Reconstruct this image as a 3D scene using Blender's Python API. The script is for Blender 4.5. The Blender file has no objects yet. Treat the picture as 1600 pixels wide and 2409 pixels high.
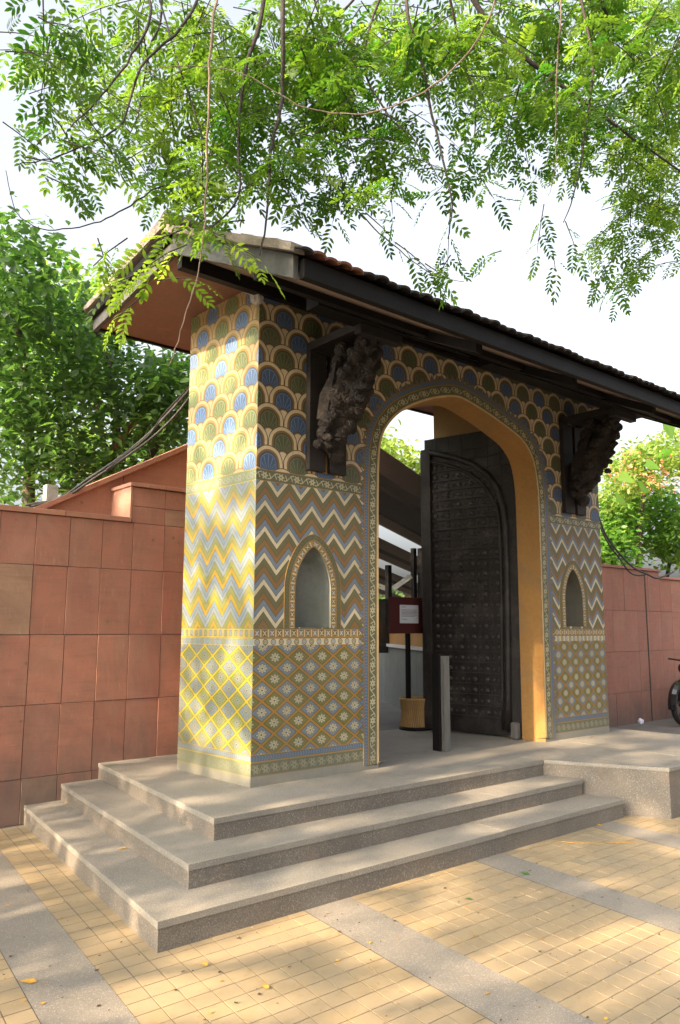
import bpy, math, random
import numpy as np
from mathutils import Vector, Matrix, noise
R=math.radians
sc=bpy.context.scene
COL=sc.collection
# ------------------------------------------------------------------ camera, light, exposure
FPX=1824.9
CAMP=Vector((-3.3497,-5.0173,1.6))
yaw,pit,rol=R(40.0107),R(8.4518),R(0.1591)
fw=Vector((math.sin(yaw)*math.cos(pit),math.cos(yaw)*math.cos(pit),math.sin(pit)))
rt0=Vector((math.cos(yaw),-math.sin(yaw),0)); up0=rt0.cross(fw)
rt=rt0*math.cos(rol)+up0*math.sin(rol); up=up0*math.cos(rol)-rt0*math.sin(rol)
cd=bpy.data.cameras.new('camera'); cam=bpy.data.objects.new('camera',cd); COL.objects.link(cam)
cam.matrix_world=Matrix(((rt.x,up.x,-fw.x,CAMP.x),(rt.y,up.y,-fw.y,CAMP.y),(rt.z,up.z,-fw.z,CAMP.z),(0,0,0,1)))
cd.sensor_fit='VERTICAL'; cd.sensor_height=24; cd.lens=FPX/2409*24
cd.clip_end=600; cd.clip_start=.05
sc.camera=cam
SUN_EL,SUN_A=R(27),R(-3)      # the sun stands on the left, almost in the plane of the gate
S=Vector((-math.cos(SUN_EL)*math.cos(SUN_A),math.cos(SUN_EL)*math.sin(SUN_A),math.sin(SUN_EL)))
w=bpy.data.worlds.new('World'); sc.world=w; w.use_nodes=True
nt=w.node_tree; bg=nt.nodes['Background']
sky=nt.nodes.new('ShaderNodeTexSky'); sky.sky_type='NISHITA'; sky.sun_disc=False
sky.sun_elevation=SUN_EL; sky.sun_rotation=math.atan2(S.x,S.y)
sky.air_density=1.0; sky.dust_density=10.0; sky.ozone_density=1.0
hs=nt.nodes.new('ShaderNodeHueSaturation'); hs.inputs['Saturation'].default_value=.38; hs.inputs['Value'].default_value=1.42   # hazy white summer sky
nt.links.new(sky.outputs[0],hs.inputs['Color']); nt.links.new(hs.outputs[0],bg.inputs[0]); bg.inputs[1].default_value=0.115
sl=bpy.data.lights.new('sun','SUN'); sl.energy=5.0; sl.angle=R(.6); sl.color=(1,.76,.50)
so=bpy.data.objects.new('sun',sl); COL.objects.link(so); so.rotation_euler=S.to_track_quat('Z','Y').to_euler()
so.location=(-12,0,12)
sc.view_settings.view_transform='Standard'; sc.view_settings.look='None'
sc.view_settings.exposure=1.98; sc.view_settings.gamma=1.0; sc.view_settings.use_curve_mapping=False
sc.cycles.max_bounces=6; sc.cycles.diffuse_bounces=4; sc.cycles.transparent_max_bounces=4
rnd=random.Random(7); nr=np.random.RandomState(5)
# ------------------------------------------------------------------ survey helpers (photo point -> place)
def ray(u,v): return fw+rt*((u-800)/FPX)-up*((v-1204.5)/FPX)
def at_y(u,v,y): d=ray(u,v); return CAMP+d*((y-CAMP.y)/d.y)
def at_x(u,v,x): d=ray(u,v); return CAMP+d*((x-CAMP.x)/d.x)
def at_z(u,v,z): d=ray(u,v); return CAMP+d*((z-CAMP.z)/d.z)
def at_d(u,v,t): return CAMP+ray(u,v).normalized()*t
def at_pl(u,v,p,n): d=ray(u,v); return CAMP+d*((Vector(p)-CAMP).dot(n)/d.dot(n))
# ------------------------------------------------------------------ object helpers
def tag(o,label=None,cat=None,group=None,kind=None):
    if label: o['label']=label
    if cat: o['category']=cat
    if group: o['group']=group
    if kind: o['kind']=kind
    return o
def empty(name,loc=(0,0,0),parent=None,rz=0):
    o=bpy.data.objects.new(name,None); COL.objects.link(o); o.location=loc; o.rotation_euler=(0,0,rz)
    o.empty_display_size=.1
    if parent: o.parent=parent
    return o
class MB:
    def __init__(s): s.v=[]; s.f=[]; s.m=[]; s.uv=[]
    def face(s,pts,m=0,uv=None):
        b=len(s.v); s.v+= [tuple(p) for p in pts]; s.f.append(tuple(range(b,b+len(pts)))); s.m.append(m)
        s.uv.append(uv if uv else [(p[0],p[2]) for p in pts])
    def add(s,vs,fs,m=0):
        b=len(s.v); s.v+=[tuple(p) for p in vs]
        for f in fs:
            s.f.append(tuple(b+i for i in f)); s.m.append(m); s.uv.append([(vs[i][0],vs[i][2]) for i in f])
    def box(s,a,b,m=0):
        x0,y0,z0=a;x1,y1,z1=b
        vs=[(x0,y0,z0),(x1,y0,z0),(x1,y1,z0),(x0,y1,z0),(x0,y0,z1),(x1,y0,z1),(x1,y1,z1),(x0,y1,z1)]
        s.add(vs,[(0,3,2,1),(4,5,6,7),(0,1,5,4),(1,2,6,5),(2,3,7,6),(3,0,4,7)],m)
    def bar(s,p,q,wd,ht,m=0,upv=(0,0,1)):
        p=Vector(p);q=Vector(q);d=(q-p).normalized();u=Vector(upv);sd=d.cross(u).normalized();u=sd.cross(d).normalized()
        a=sd*wd/2;b=u*ht/2
        vs=[p-a-b,p+a-b,p+a+b,p-a+b,q-a-b,q+a-b,q+a+b,q-a+b]
        s.add(vs,[(0,3,2,1),(4,5,6,7),(0,1,5,4),(1,2,6,5),(2,3,7,6),(3,0,4,7)],m)
    def prism(s,poly,z0,z1,m=0,mt=None,ms=None):   # poly CCW list of (x,y)
        n=len(poly); vs=[(x,y,z0) for x,y in poly]+[(x,y,z1) for x,y in poly]
        s.add(vs,[tuple(range(n-1,-1,-1))],m); s.add(vs,[tuple(range(n,2*n))],m if mt is None else mt)
        for i in range(n): s.add(vs,[(i,(i+1)%n,n+(i+1)%n,n+i)],m if ms is None else ms[i])
    def extrude(s,poly,dirv,m=0):    # 3D polygon swept by a vector
        n=len(poly); d=Vector(dirv); vs=[Vector(p) for p in poly]+[Vector(p)+d for p in poly]
        s.add(vs,[tuple(range(n-1,-1,-1)),tuple(range(n,2*n))]+[(i,(i+1)%n,n+(i+1)%n,n+i) for i in range(n)],m)
    def tube(s,pts,rad,seg=6,m=0):
        pts=[Vector(p) for p in pts]
        if not hasattr(rad,'__len__'): rad=[rad]*len(pts)
        vs=[];prev=None
        for i,p in enumerate(pts):
            d=(pts[min(i+1,len(pts)-1)]-pts[max(i-1,0)]).normalized()
            a=(prev if prev else (Vector((0,0,1)) if abs(d.z)<.9 else Vector((1,0,0))))
            a=(a-d*a.dot(d)).normalized(); prev=a; b=d.cross(a)
            for k in range(seg):
                t=2*math.pi*k/seg; vs.append(p+(a*math.cos(t)+b*math.sin(t))*rad[i])
        fs=[(i*seg+k,i*seg+(k+1)%seg,(i+1)*seg+(k+1)%seg,(i+1)*seg+k) for i in range(len(pts)-1) for k in range(seg)]
        n=len(pts)
        fs+= [tuple(range(seg-1,-1,-1)),tuple((n-1)*seg+k for k in range(seg))]
        s.add(vs,fs,m)
    def lathe(s,prof,c,seg=24,axis='z',m=0):
        vs=[]
        for r,h in prof:
            for k in range(seg):
                t=2*math.pi*k/seg
                if axis=='z': vs.append((c[0]+r*math.cos(t),c[1]+r*math.sin(t),c[2]+h))
                else: vs.append((c[0]+r*math.cos(t),c[1]+h,c[2]+r*math.sin(t)))
        n=len(prof)
        s.add(vs,[(i*seg+k,i*seg+(k+1)%seg,(i+1)*seg+(k+1)%seg,(i+1)*seg+k) for i in range(n-1) for k in range(seg)]+
              [tuple(range(seg-1,-1,-1)),tuple((n-1)*seg+k for k in range(seg))],m)
    def mesh(s,name,mats):
        me=bpy.data.meshes.new(name); me.from_pydata(s.v,[],s.f)
        for mm in (mats if isinstance(mats,(list,tuple)) else [mats]): me.materials.append(mm)
        me.polygons.foreach_set('material_index',s.m)
        ul=me.uv_layers.new(name='UVMap'); ul.data.foreach_set('uv',[c for f in s.uv for p in f for c in p])
        me.update(); return me
    def build(s,name,mats,parent=None,smooth=False,bevel=0,loc=None):
        me=s.mesh(name,mats); o=bpy.data.objects.new(name,me); COL.objects.link(o)
        if parent: o.parent=parent
        if loc: o.location=loc
        if smooth: me.polygons.foreach_set('use_smooth',[True]*len(me.polygons))
        if bevel:
            b=o.modifiers.new('bevel','BEVEL'); b.width=bevel; b.segments=2; b.limit_method='ANGLE'
        return o
# ------------------------------------------------------------------ node maths
class N:
    def __init__(s,t,k): s.t=t; s.k=k
    def _o(s,op,b=None,c=None,rev=False):
        n=s.t.nodes.new('ShaderNodeMath'); n.operation=op
        args=[s,b,c]
        if rev: args=[b,s,c]
        for i,a in enumerate(args):
            if a is None: continue
            if isinstance(a,N): s.t.links.new(a.k,n.inputs[i])
            else: n.inputs[i].default_value=float(a)
        return N(s.t,n.outputs[0])
    def __add__(s,b): return s._o('ADD',b)
    __radd__=__add__
    def __sub__(s,b): return s._o('SUBTRACT',b)
    def __rsub__(s,b): return s._o('SUBTRACT',b,rev=True)
    def __mul__(s,b): return s._o('MULTIPLY',b)
    __rmul__=__mul__
    def __truediv__(s,b): return s._o('DIVIDE',b)
    def __lt__(s,b): return s._o('LESS_THAN',b)
    def __gt__(s,b): return s._o('GREATER_THAN',b)
def fl(a): return a._o('FLOOR')
def rd(a): return (a+.5)._o('FLOOR')
def fr(a): return a-fl(a)
def ab(a): return a._o('ABSOLUTE')
def sq(a): return a._o('SQRT')
def sn(a): return a._o('SINE')
def cs(a): return a._o('COSINE')
def at2(a,b): return a._o('ARCTAN2',b)
def mx(a,b): return a._o('MAXIMUM',b)
def mn(a,b): return a._o('MINIMUM',b)
def odd(a): return fr(a*.5)*2
def sel(m,a,b): # m?a:b
    return b+(a-b)*m if isinstance(b,N) or isinstance(a,N) else (m*(a-b))+b
def newmat(name,rough=.6):
    m=bpy.data.materials.new(name); m.use_nodes=True; t=m.node_tree; b=t.nodes['Principled BSDF']
    b.inputs['Roughness'].default_value=rough; b.inputs['Specular IOR Level'].default_value=.3
    return m,t,b
def cmix(t,f,a,b,mode='MIX'):
    n=t.nodes.new('ShaderNodeMix'); n.data_type='RGBA'; n.blend_type=mode
    for i,x in ((0,f),(6,a),(7,b)):
        if isinstance(x,N): t.links.new(x.k,n.inputs[i])
        elif isinstance(x,(int,float)): n.inputs[i].default_value=x
        else: n.inputs[i].default_value=(*x,1)
    return N(t,n.outputs[2])
def uvw(t,kind='UV'):
    n=t.nodes.new('ShaderNodeTexCoord'); s=t.nodes.new('ShaderNodeSeparateXYZ'); t.links.new(n.outputs[kind],s.inputs[0])
    return N(t,s.outputs[0]),N(t,s.outputs[1]),N(t,s.outputs[2]),n.outputs[kind]
def tex(t,vec,scale,detail=4,rough=.6,stretch=None,kind='noise',dist=0):
    if stretch:
        mp=t.nodes.new('ShaderNodeMapping'); mp.inputs['Scale'].default_value=stretch; t.links.new(vec,mp.inputs[0]); vec=mp.outputs[0]
    if kind=='noise':
        n=t.nodes.new('ShaderNodeTexNoise'); n.inputs['Scale'].default_value=scale; n.inputs['Detail'].default_value=detail; n.inputs['Roughness'].default_value=rough; n.inputs['Distortion'].default_value=dist
        o=n.outputs[0]
    else:
        n=t.nodes.new('ShaderNodeTexVoronoi'); n.inputs['Scale'].default_value=scale; o=n.outputs['Distance'] if kind=='vor' else n.outputs['Color']
    if vec is not None: t.links.new(vec,n.inputs['Vector'])
    return N(t,o)
def rng(x,a,b,c,d):
    n=x.t.nodes.new('ShaderNodeMapRange'); x.t.links.new(x.k,n.inputs[0])
    for i,vv in enumerate((a,b,c,d)): n.inputs[1+i].default_value=vv
    return N(x.t,n.outputs[0])
def bump(t,b,h,strength,dist=.01):
    n=t.nodes.new('ShaderNodeBump'); n.inputs['Strength'].default_value=strength; n.inputs['Distance'].default_value=dist
    t.links.new(h.k,n.inputs['Height']); t.links.new(n.outputs[0],b.inputs['Normal'])
def basic(name,c1,c2,scale=6,rough=.7,bumps=.2,fine=60,stretch=None,c3=None,s3=1.3,thr=(.55,.75),spec=None,bd=.01):
    m,t,b=newmat(name,rough); _,_,_,v=uvw(t,'Object')
    n=tex(t,v,scale,5,.65,stretch); c=cmix(t,rng(n,.3,.7,0,1),c1,c2)
    f=tex(t,v,fine,3,.7,stretch)
    c=cmix(t,rng(f,.3,.7,0,.35),c,(c1[0]*.5,c1[1]*.5,c1[2]*.5))
    if c3 is not None: c=cmix(t,rng(tex(t,v,s3,6,.7),thr[0],thr[1],0,1),c,c3)
    t.links.new(c.k,b.inputs['Base Color'])
    bump(t,b,f+n*1.5,bumps,bd)
    if spec is not None: b.inputs['Specular IOR Level'].default_value=spec
    return m
# ------------------------------------------------------------------ painted wall materials
FR=dict(cream=(0.5000,0.4100,0.2700),ring=(0.1600,0.0920,0.0336),line=(0.0400,0.0256,0.0160),blue=(0.0360,0.0680,0.1360),grn=(0.0520,0.0624,0.0280),
        cblue=(0.1200,0.1640,0.2240),ccream=(0.4800,0.4200,0.2900),olive=(0.1000,0.0960,0.0400),brown=(0.1840,0.0920,0.0240),
        dline=(0.2720,0.1320,0.0160),dblue=(0.1200,0.1520,0.2000),dgrn=(0.1200,0.1160,0.0280),flow=(0.4000,0.3700,0.2400),band=(0.0800,0.0880,0.0440),ochre=(0.3040,0.1680,0.0320),lblue=(0.0480,0.1040,0.1920))
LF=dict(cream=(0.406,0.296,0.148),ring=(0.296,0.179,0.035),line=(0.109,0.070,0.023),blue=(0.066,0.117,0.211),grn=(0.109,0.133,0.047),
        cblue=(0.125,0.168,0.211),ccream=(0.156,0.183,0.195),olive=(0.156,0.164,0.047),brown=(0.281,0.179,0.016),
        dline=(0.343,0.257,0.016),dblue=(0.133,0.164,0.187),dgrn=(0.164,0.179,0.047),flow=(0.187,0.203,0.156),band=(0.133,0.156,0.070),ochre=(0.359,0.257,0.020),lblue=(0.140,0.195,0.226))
def finish(t,b,col,P,dirt=1.0):
    _,_,_,ov=uvw(t,'Object')
    big=tex(t,ov,2.2,6,.65); fine=tex(t,ov,45,4,.7)
    col=cmix(t,rng(big,.45,.8,0,.28*dirt),col,(.15,.135,.10))
    col=cmix(t,rng(fine,.35,.75,0,.28),col,(.12,.11,.08))
    st=tex(t,ov,3,5,.6,(9,9,.6)); col=cmix(t,rng(st,.58,.8,0,.3),col,(.16,.14,.10))
    chip=tex(t,ov,11,6,.75); col=cmix(t,rng(chip,.71,.74,0,.8),col,(.50,.46,.38))
    gp=t.nodes.new('ShaderNodeNewGeometry'); sp_=t.nodes.new('ShaderNodeSeparateXYZ'); t.links.new(gp.outputs['Position'],sp_.inputs[0]); hz=N(t,sp_.outputs[2])
    gn=tex(t,ov,7,6,.75); col=cmix(t,rng(hz-gn*.5,.15,.55,.55,0),col,(.16,.15,.12)); fade=tex(t,ov,1.3,3,.5); col=cmix(t,rng(fade,.45,.65,0,.22),col,(.09,.075,.05))
    t.links.new(col.k,b.inputs['Base Color'])
    b.inputs['Roughness'].default_value=.42
    bump(t,b,fine+big*2,.12,.01)
def mat_scale(name,P):
    m,t,b=newmat(name); u,z,_,_=uvw(t); Rr=.1465; PP=.293; DZ=.1745; Z0=3.045
    wob=tex(t,uvw(t)[3],9,2,.5); u=u+(wob-.5)*.018; z=z+(fr(wob*3.1)-.5)*.002
    k0=((z-(Z0-Rr))/DZ)._o('CEIL'); kA=k0-1
    def row(k):
        off=.113+odd(k)*.142
        n=rd((u-off)/PP); return u-off-n*PP, z-(Z0-Rr)-k*DZ, n
    dA,qA,nA=row(kA); dB,qB,nB=row(k0)
    rA=sq(dA*dA+qA*qA)/Rr; inA=rA<1.0
    r=sel(inA,rA,ab(dB)/Rr); dx=sel(inA,dA,dB); q=sel(inA,qA,qB); n=sel(inA,nA,nB); k=sel(inA,kA,k0)
    g=odd(n+fl((k+1)*.5))
    g=odd(g+(tex(t,None,1)>2))
    fld=cmix(t,g,P['blue'],P['grn'])
    light=cmix(t,g,tuple(min(1,c*2.1+.02) for c in P['blue']),tuple(min(1,c*1.8+.02) for c in P['grn']))
    ang=at2(dx,q+.085); sp=(ab(sn(ang*9.5))<.30)*(r<.44)
    ringl=(ab(r-.50)<.022)
    col=cmix(t,mx(sp,ringl),fld,light)
    col=cmix(t,r>.585,col,P['line']); col=cmix(t,r>.625,col,P['ring']); col=cmix(t,r>.76,col,P['cream']); col=cmix(t,r>.945,col,P['ring']); col=cmix(t,r>.975,col,P['line'])
    qf=mx(qB+.115,0.0); rf=sq(dB*dB+qf*qf)
    nf=1-inA
    col=cmix(t,nf*(rf<.064),col,P['line']); col=cmix(t,nf*(rf<.058),col,P['ring']); col=cmix(t,nf*(rf<.048),col,P['cream'])
    finish(t,b,col,P); return m
def mat_chev(name,P):
    m,t,b=newmat(name); u,z,_,vec=uvw(t)
    wob=tex(t,vec,5,2,.5); u=u+(wob-.5)*.012
    tri=ab(fr((u-.09)/.2345+.5)-.5)*2; w_=fr((2.649-(z+tri*.135))/.2085)
    col=cmix(t,w_>.24,P['cblue'],P['ccream'])
    col=cmix(t,w_>.47,col,P['olive']); col=cmix(t,w_>.745,col,P['brown'])
    ln=mx(mx(ab(w_-.24)<.014,ab(w_-.47)<.014),mx(ab(w_-.745)<.012,ab(w_-.5)>.486))
    col=cmix(t,ln,col,tuple(c*.45 for c in P['olive']))
    finish(t,b,col,P); return m
def mat_diam(name,P):
    m,t,b=newmat(name); u,z,_,vec=uvw(t)
    wob=tex(t,vec,5,2,.5); u=u+(wob-.5)*.010
    a=(u-.09)/.2345; c=(z-1.285)/.1645; p=a+c; q=a-c; ip=rd(p); iq=rd(q); fp=p-ip; fq=q-iq
    par=odd(ip+iq); dx=(fp+fq)*.5*.2345; dy=(fp-fq)*.5*.1645
    r=sq(dx*dx*.8+dy*dy*1.35); th=at2(dy*1.2,dx)
    fld=cmix(t,par,P['dblue'],P['dgrn'])
    pet=.0345+cs(th*8)*.0085
    col=cmix(t,r<(pet+.005),fld,tuple(x*.35 for x in P['dblue'])); col=cmix(t,r<pet,col,P['flow'])
    col=cmix(t,(ab(sn(th*4))<.16)*(r<.040),col,tuple(x*.5 for x in P['flow'])); col=cmix(t,(ab(r-.021)<.0025),col,tuple(x*.5 for x in P['flow'])); col=cmix(t,r<.008,col,tuple(x*.4 for x in P['dblue']))
    mm=mx(ab(fp),ab(fq))
    col=cmix(t,mm>.395,col,tuple(x*.5 for x in P['olive'])); col=cmix(t,mm>.425,col,P['dgrn']); col=cmix(t,mm>.44,col,P['dline'])
    finish(t,b,col,P,1.6); return m
def mat_squares(name,P): # uv: s, t 0..1
    m,t,b=newmat(name); s,v,_,_=uvw(t); c=.0705; f=fr(s/c)-.5; par=odd(fl(s/c)); h=v-.5
    fld=cmix(t,par,P['cblue'],P['olive']); X=mn(ab(ab(f)*1.1-ab(h)),1.0)
    fld=cmix(t,(X<.07)*(ab(h)<.24),fld,P['ccream'])
    col=cmix(t,(ab(f)<.30)*(ab(h)<.33),P['ochre'],P['line']); col=cmix(t,(ab(f)<.26)*(ab(h)<.29),col,fld)
    col=cmix(t,(ab(f)>.44)*(ab(h)<.36),col,P['ccream']); col=cmix(t,ab(h)>.44,col,P['band'])
    finish(t,b,col,P); return m
def mat_circles(name,P):
    m,t,b=newmat(name); s,v,_,_=uvw(t); c=.0755; f=fr(s/c)-.5; par=odd(fl(s/c)); h=(v-.5)*.78
    r=sq(f*f+h*h); fld=cmix(t,par,P['cblue'],P['olive'])
    col=cmix(t,r<.33,P['ccream'],P['band']); col=cmix(t,r<.29,col,fld); col=cmix(t,(ab(r-.19)<.03),col,P['ccream']); col=cmix(t,r<.08,col,P['ccream'])
    col=cmix(t,ab(v-.5)>.43,col,P['ochre'])
    finish(t,b,col,P); return m
def mat_vine(name,P,period=.16,bgk='band',dens=1.0): # uv: s metres, t 0..1 (band .1 m wide)
    m,t,b=newmat(name); s,v,_,_=uvw(t); f=(fr(s/period)-.5)*period; h=(v-.5)*.1
    r=sq(f*f+h*h); th=at2(h,f); pet=.027+cs(th*6)*.008
    wv=ab(h-sn(s*(2*math.pi/period)*1.0)*.026); sc1=wv<.0045
    g2=fr(s/(period/3))-.5; hh=h-sn(s*(2*math.pi/period)*3.0)*.02; lf=sq(g2*g2*.0028*.8+hh*hh)<.011
    scr=mx(sc1,lf)*(r>.036)
    col=cmix(t,scr*dens,P[bgk],P['flow']); col=cmix(t,(r<pet)*dens,col,P['flow']); col=cmix(t,(ab(sn(th*3))<.12)*(r<.03),col,P[bgk]); col=cmix(t,r<.006,col,P['line'])
    col=cmix(t,ab(v-.5)>.45,col,P['ochre'])
    finish(t,b,col,P); return m
def mat_leafband(name,P,a='lblue',bb='cblue'):
    m,t,b=newmat(name); s,v,_,_=uvw(t); w_=fr((s+ab(v-.5)*.035)/.026)
    col=cmix(t,w_<.35,P[a],P[bb]); col=cmix(t,w_>.9,col,P['line']); col=cmix(t,ab(v-.5)>.36,col,P['line']); col=cmix(t,ab(v-.5)>.41,col,P['ochre'])
    finish(t,b,col,P); return m
def mat_flat(name,c,P=FR,dirt=1): 
    m,t,b=newmat(name); cc=cmix(t,0.0,c,c); finish(t,b,cc,P,dirt); return m
ZONES=['scale','vine','chev','squares','circles','diam','leaf','scroll','plinth']
def zmats(P,nm):
    return [mat_scale('painted_scales_'+nm,P),mat_vine('painted_vine_'+nm,P),mat_chev('painted_chevrons_'+nm,P),mat_squares('painted_squares_'+nm,P),mat_circles('painted_circles_'+nm,P),
            mat_diam('painted_diamonds_'+nm,P),mat_leafband('painted_leaf_band_'+nm,P),mat_vine('painted_scroll_'+nm,P,.09,'band',.55),mat_flat('grey_plinth_'+nm,(.27,.26,.22) if nm=='front' else (.24,.23,.18))]
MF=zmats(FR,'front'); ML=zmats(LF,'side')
ZB=[(.419,.490,8),(.490,.596,7),(.596,.649,6),(.649,1.456,5),(1.456,1.514,4),(1.514,1.590,3),(1.590,2.746,2),(2.746,2.841,1),(2.841,4.40,0)]
def zone(z):
    for a,b_,i in ZB:
        if a-1e-6<=z<b_: return a,b_,i
    return ZB[-1]
def zuv(u,z,a,b_,i):
    return (u,z) if i in (0,2,5,8) else (u,(z-a)/(b_-a))
ochre=basic('ochre_limewash',(.31,.165,.048),(.24,.125,.038),2.2,.85,.35,30,c3=(.20,.125,.06),s3=2.6,thr=(.5,.72))
brownwall=basic('brown_limewash',(.30,.18,.075),(.26,.15,.06),2.5,.8,.12,40)
plaster=basic('bare_plaster',(.45,.43,.40),(.33,.31,.28),9,.9,.8,70)
wood=basic('charred_wood',(.020,.016,.015),(.012,.010,.010),7,.62,.5,50,(1,1,4),c3=(.045,.035,.028),s3=3,thr=(.6,.8))
woodd=basic('black_painted_timber',(.011,.010,.010),(.007,.0065,.0065),5,.5,.25,45,c3=(.03,.026,.024),s3=4,thr=(.62,.8),spec=.12)
wooddoor=basic('old_door_wood',(.019,.015,.014),(.012,.010,.0095),6,.42,.6,60,(3,3,.7),c3=(.06,.052,.046),s3=2.6,thr=(.5,.75))
carvem=basic('carved_wood',(.026,.020,.017),(.013,.0105,.0095),9,.7,1.0,40,c3=(.06,.043,.03),s3=7,thr=(.55,.75),bd=.02)
soffitm=basic('brown_soffit_board',(.22,.105,.070),(.17,.085,.06),2.2,.6,.08,25,c3=(.34,.2,.15),s3=1.2)
greyboard=basic('weathered_barge_board',(.10,.10,.095),(.04,.042,.04),8,.8,.3,40,c3=(.24,.22,.2),s3=5,thr=(.6,.75))
tilem=basic('weathered_roof_tile',(.030,.024,.022),(.018,.016,.016),9,.7,.5,50,c3=(.10,.045,.03),s3=3,thr=(.6,.72))
tiler=basic('red_roof_tile',(.19,.075,.05),(.10,.05,.035),9,.75,.5,50,c3=(.06,.045,.04),s3=5,thr=(.5,.7))
mortar=basic('mortar',(.27,.23,.18),(.17,.15,.125),8,.9,.8,60,c3=(.10,.09,.08),s3=5)
def stone(name,c1,c2,rough=.75,sp=260,dark=(.12,.11,.10),stain=(.22,.19,.15)):
    m,t,b=newmat(name,rough); _,_,_,v=uvw(t,'Object')
    big=tex(t,v,1.7,6,.65); c=cmix(t,rng(big,.3,.7,0,1),c1,c2)
    s=tex(t,v,sp,2,.6); c=cmix(t,rng(s,.42,.62,0,.6),c,dark); s2=tex(t,v,sp*.7,1,.5); c=cmix(t,rng(s2,.6,.66,0,.6),c,tuple(min(1,x*1.6) for x in c1))
    c=cmix(t,rng(tex(t,v,4.3,6,.75),.52,.75,0,.55),c,stain); c=cmix(t,rng(tex(t,v,1.1,7,.75,dist=.7),.5,.7,0,.45),c,tuple(x*.62 for x in c2)); c=cmix(t,rng(tex(t,v,23,4,.8),.66,.75,0,.5),c,tuple(x*.4 for x in c2))
    t.links.new(c.k,b.inputs['Base Color']); bump(t,b,s+big,.25,.004); return m
tread=stone('terrazzo_tread',(.245,.225,.19),(.17,.157,.135))
riser=stone('washed_aggregate_riser',(.175,.152,.125),(.12,.105,.088),.85,170,(.075,.066,.055),(.17,.12,.085))
band=stone('grey_terrazzo_band',(.225,.20,.165),(.175,.158,.135),.7,220)
floorm=stone('passage_floor',(.11,.107,.105),(.075,.073,.072),.7,150)
grout=basic('grout',(.105,.10,.095),(.08,.078,.075),9,.9,.3,60)
def slabmat(name,cs_,stain):
    m,t,b=newmat(name,.72); _,_,z,v=uvw(t,'Object')
    oi=t.nodes.new('ShaderNodeObjectInfo'); rn=N(t,oi.outputs['Random'])
    c=cmix(t,rng(rn,0,.5,0,1),cs_[0],cs_[1]); c=cmix(t,rng(rn,.5,1,0,1),c,cs_[2]); c=cmix(t,rn>.955,c,cs_[3])
    mp=t.nodes.new('ShaderNodeVectorMath'); mp.operation='ADD'; t.links.new(v,mp.inputs[0])
    cb=t.nodes.new('ShaderNodeCombineXYZ'); t.links.new((rn*40).k,cb.inputs[0]); t.links.new((rn*17).k,cb.inputs[2]); t.links.new(cb.outputs[0],mp.inputs[1]); vv=mp.outputs[0]
    g=tex(t,vv,2.4,7,.72,(1,1,.5),dist=1.5); c=cmix(t,rng(g,.42,.62,0,.65),c,stain); ly=tex(t,vv,3.2,6,.7,(.6,1,6),dist=1.0); c=cmix(t,rng(ly,.5,.68,0,.35),c,tuple(x*.7 for x in stain))
    sc_=tex(t,vv,8,6,.8,(5,1,.7)); c=cmix(t,rng(sc_,.58,.7,0,.45),c,(.55,.4,.32))
    wash=tex(t,vv,1.1,7,.75,(1,1,.35),dist=1.2); c=cmix(t,rng(wash,.48,.72,0,.5),c,(.39,.22,.155))
    gp=t.nodes.new('ShaderNodeNewGeometry'); sp_=t.nodes.new('ShaderNodeSeparateXYZ'); t.links.new(gp.outputs['Position'],sp_.inputs[0]); hz=N(t,sp_.outputs[2]); grn_=tex(t,gp.outputs['Position'],2.2,6,.7,(1.6,1,.8))
    c=cmix(t,rng(hz-grn_*1.1,-.45,.15,.75,0),c,(.10,.085,.075))
    fi=tex(t,vv,90,3,.6); c=cmix(t,rng(fi,.3,.8,0,.3),c,(.15,.065,.045))
    vor=tex(t,vv,5,1,.5,kind='vor'); c=cmix(t,rng(vor,.04,.10,.55,0),c,(.12,.06,.05))
    t.links.new(c.k,b.inputs['Base Color']); bump(t,b,fi+g*2,.2,.006); return m
sandst=slabmat('red_sandstone',[(.31,.120,.084),(.35,.152,.105),(.28,.112,.086),(.28,.175,.12)],(.225,.125,.088))
sandst2=slabmat('pale_sandstone',[(.38,.18,.12),(.34,.155,.10),(.33,.16,.11),(.36,.19,.125)],(.3,.145,.095))
def tilemat():
    m,t,b=newmat('yellow_paving_tile',.62); _,_,_,v=uvw(t,'Object')
    geo=t.nodes.new('ShaderNodeNewGeometry'); rn=N(t,geo.outputs['Random Per Island'])
    c=cmix(t,rn,(.33,.25,.145),(.28,.215,.13)); c=cmix(t,rn>.9,c,(.25,.205,.135))
    g=tex(t,v,1.3,6,.65); c=cmix(t,rng(g,.42,.66,0,.75),c,(.19,.16,.115)); e_=tex(t,v,3.1,7,.75,dist=1); c=cmix(t,rng(e_,.5,.7,0,.5),c,(.23,.16,.075))
    h=tex(t,v,14,5,.75); c=cmix(t,rng(h,.56,.74,0,.6),c,(.18,.125,.06))
    k=tex(t,v,55,4,.8); c=cmix(t,rng(k,.64,.72,0,.6),c,(.2,.15,.1))
    t.links.new(c.k,b.inputs['Base Color']); bump(t,b,h+k,.1,.004); b.inputs['Roughness'].default_value=.55; return m
ytile=tilemat()
blackm=basic('black_rubber',(.02,.02,.02),(.03,.03,.03),10,.6,.2)
steel=basic('dark_steel',(.05,.05,.055),(.035,.035,.04),10,.35,.05); steel.node_tree.nodes['Principled BSDF'].inputs['Metallic'].default_value=.7
cablem=basic('black_cable',(.035,.033,.032),(.07,.065,.06),20,.6,.1)
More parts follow.
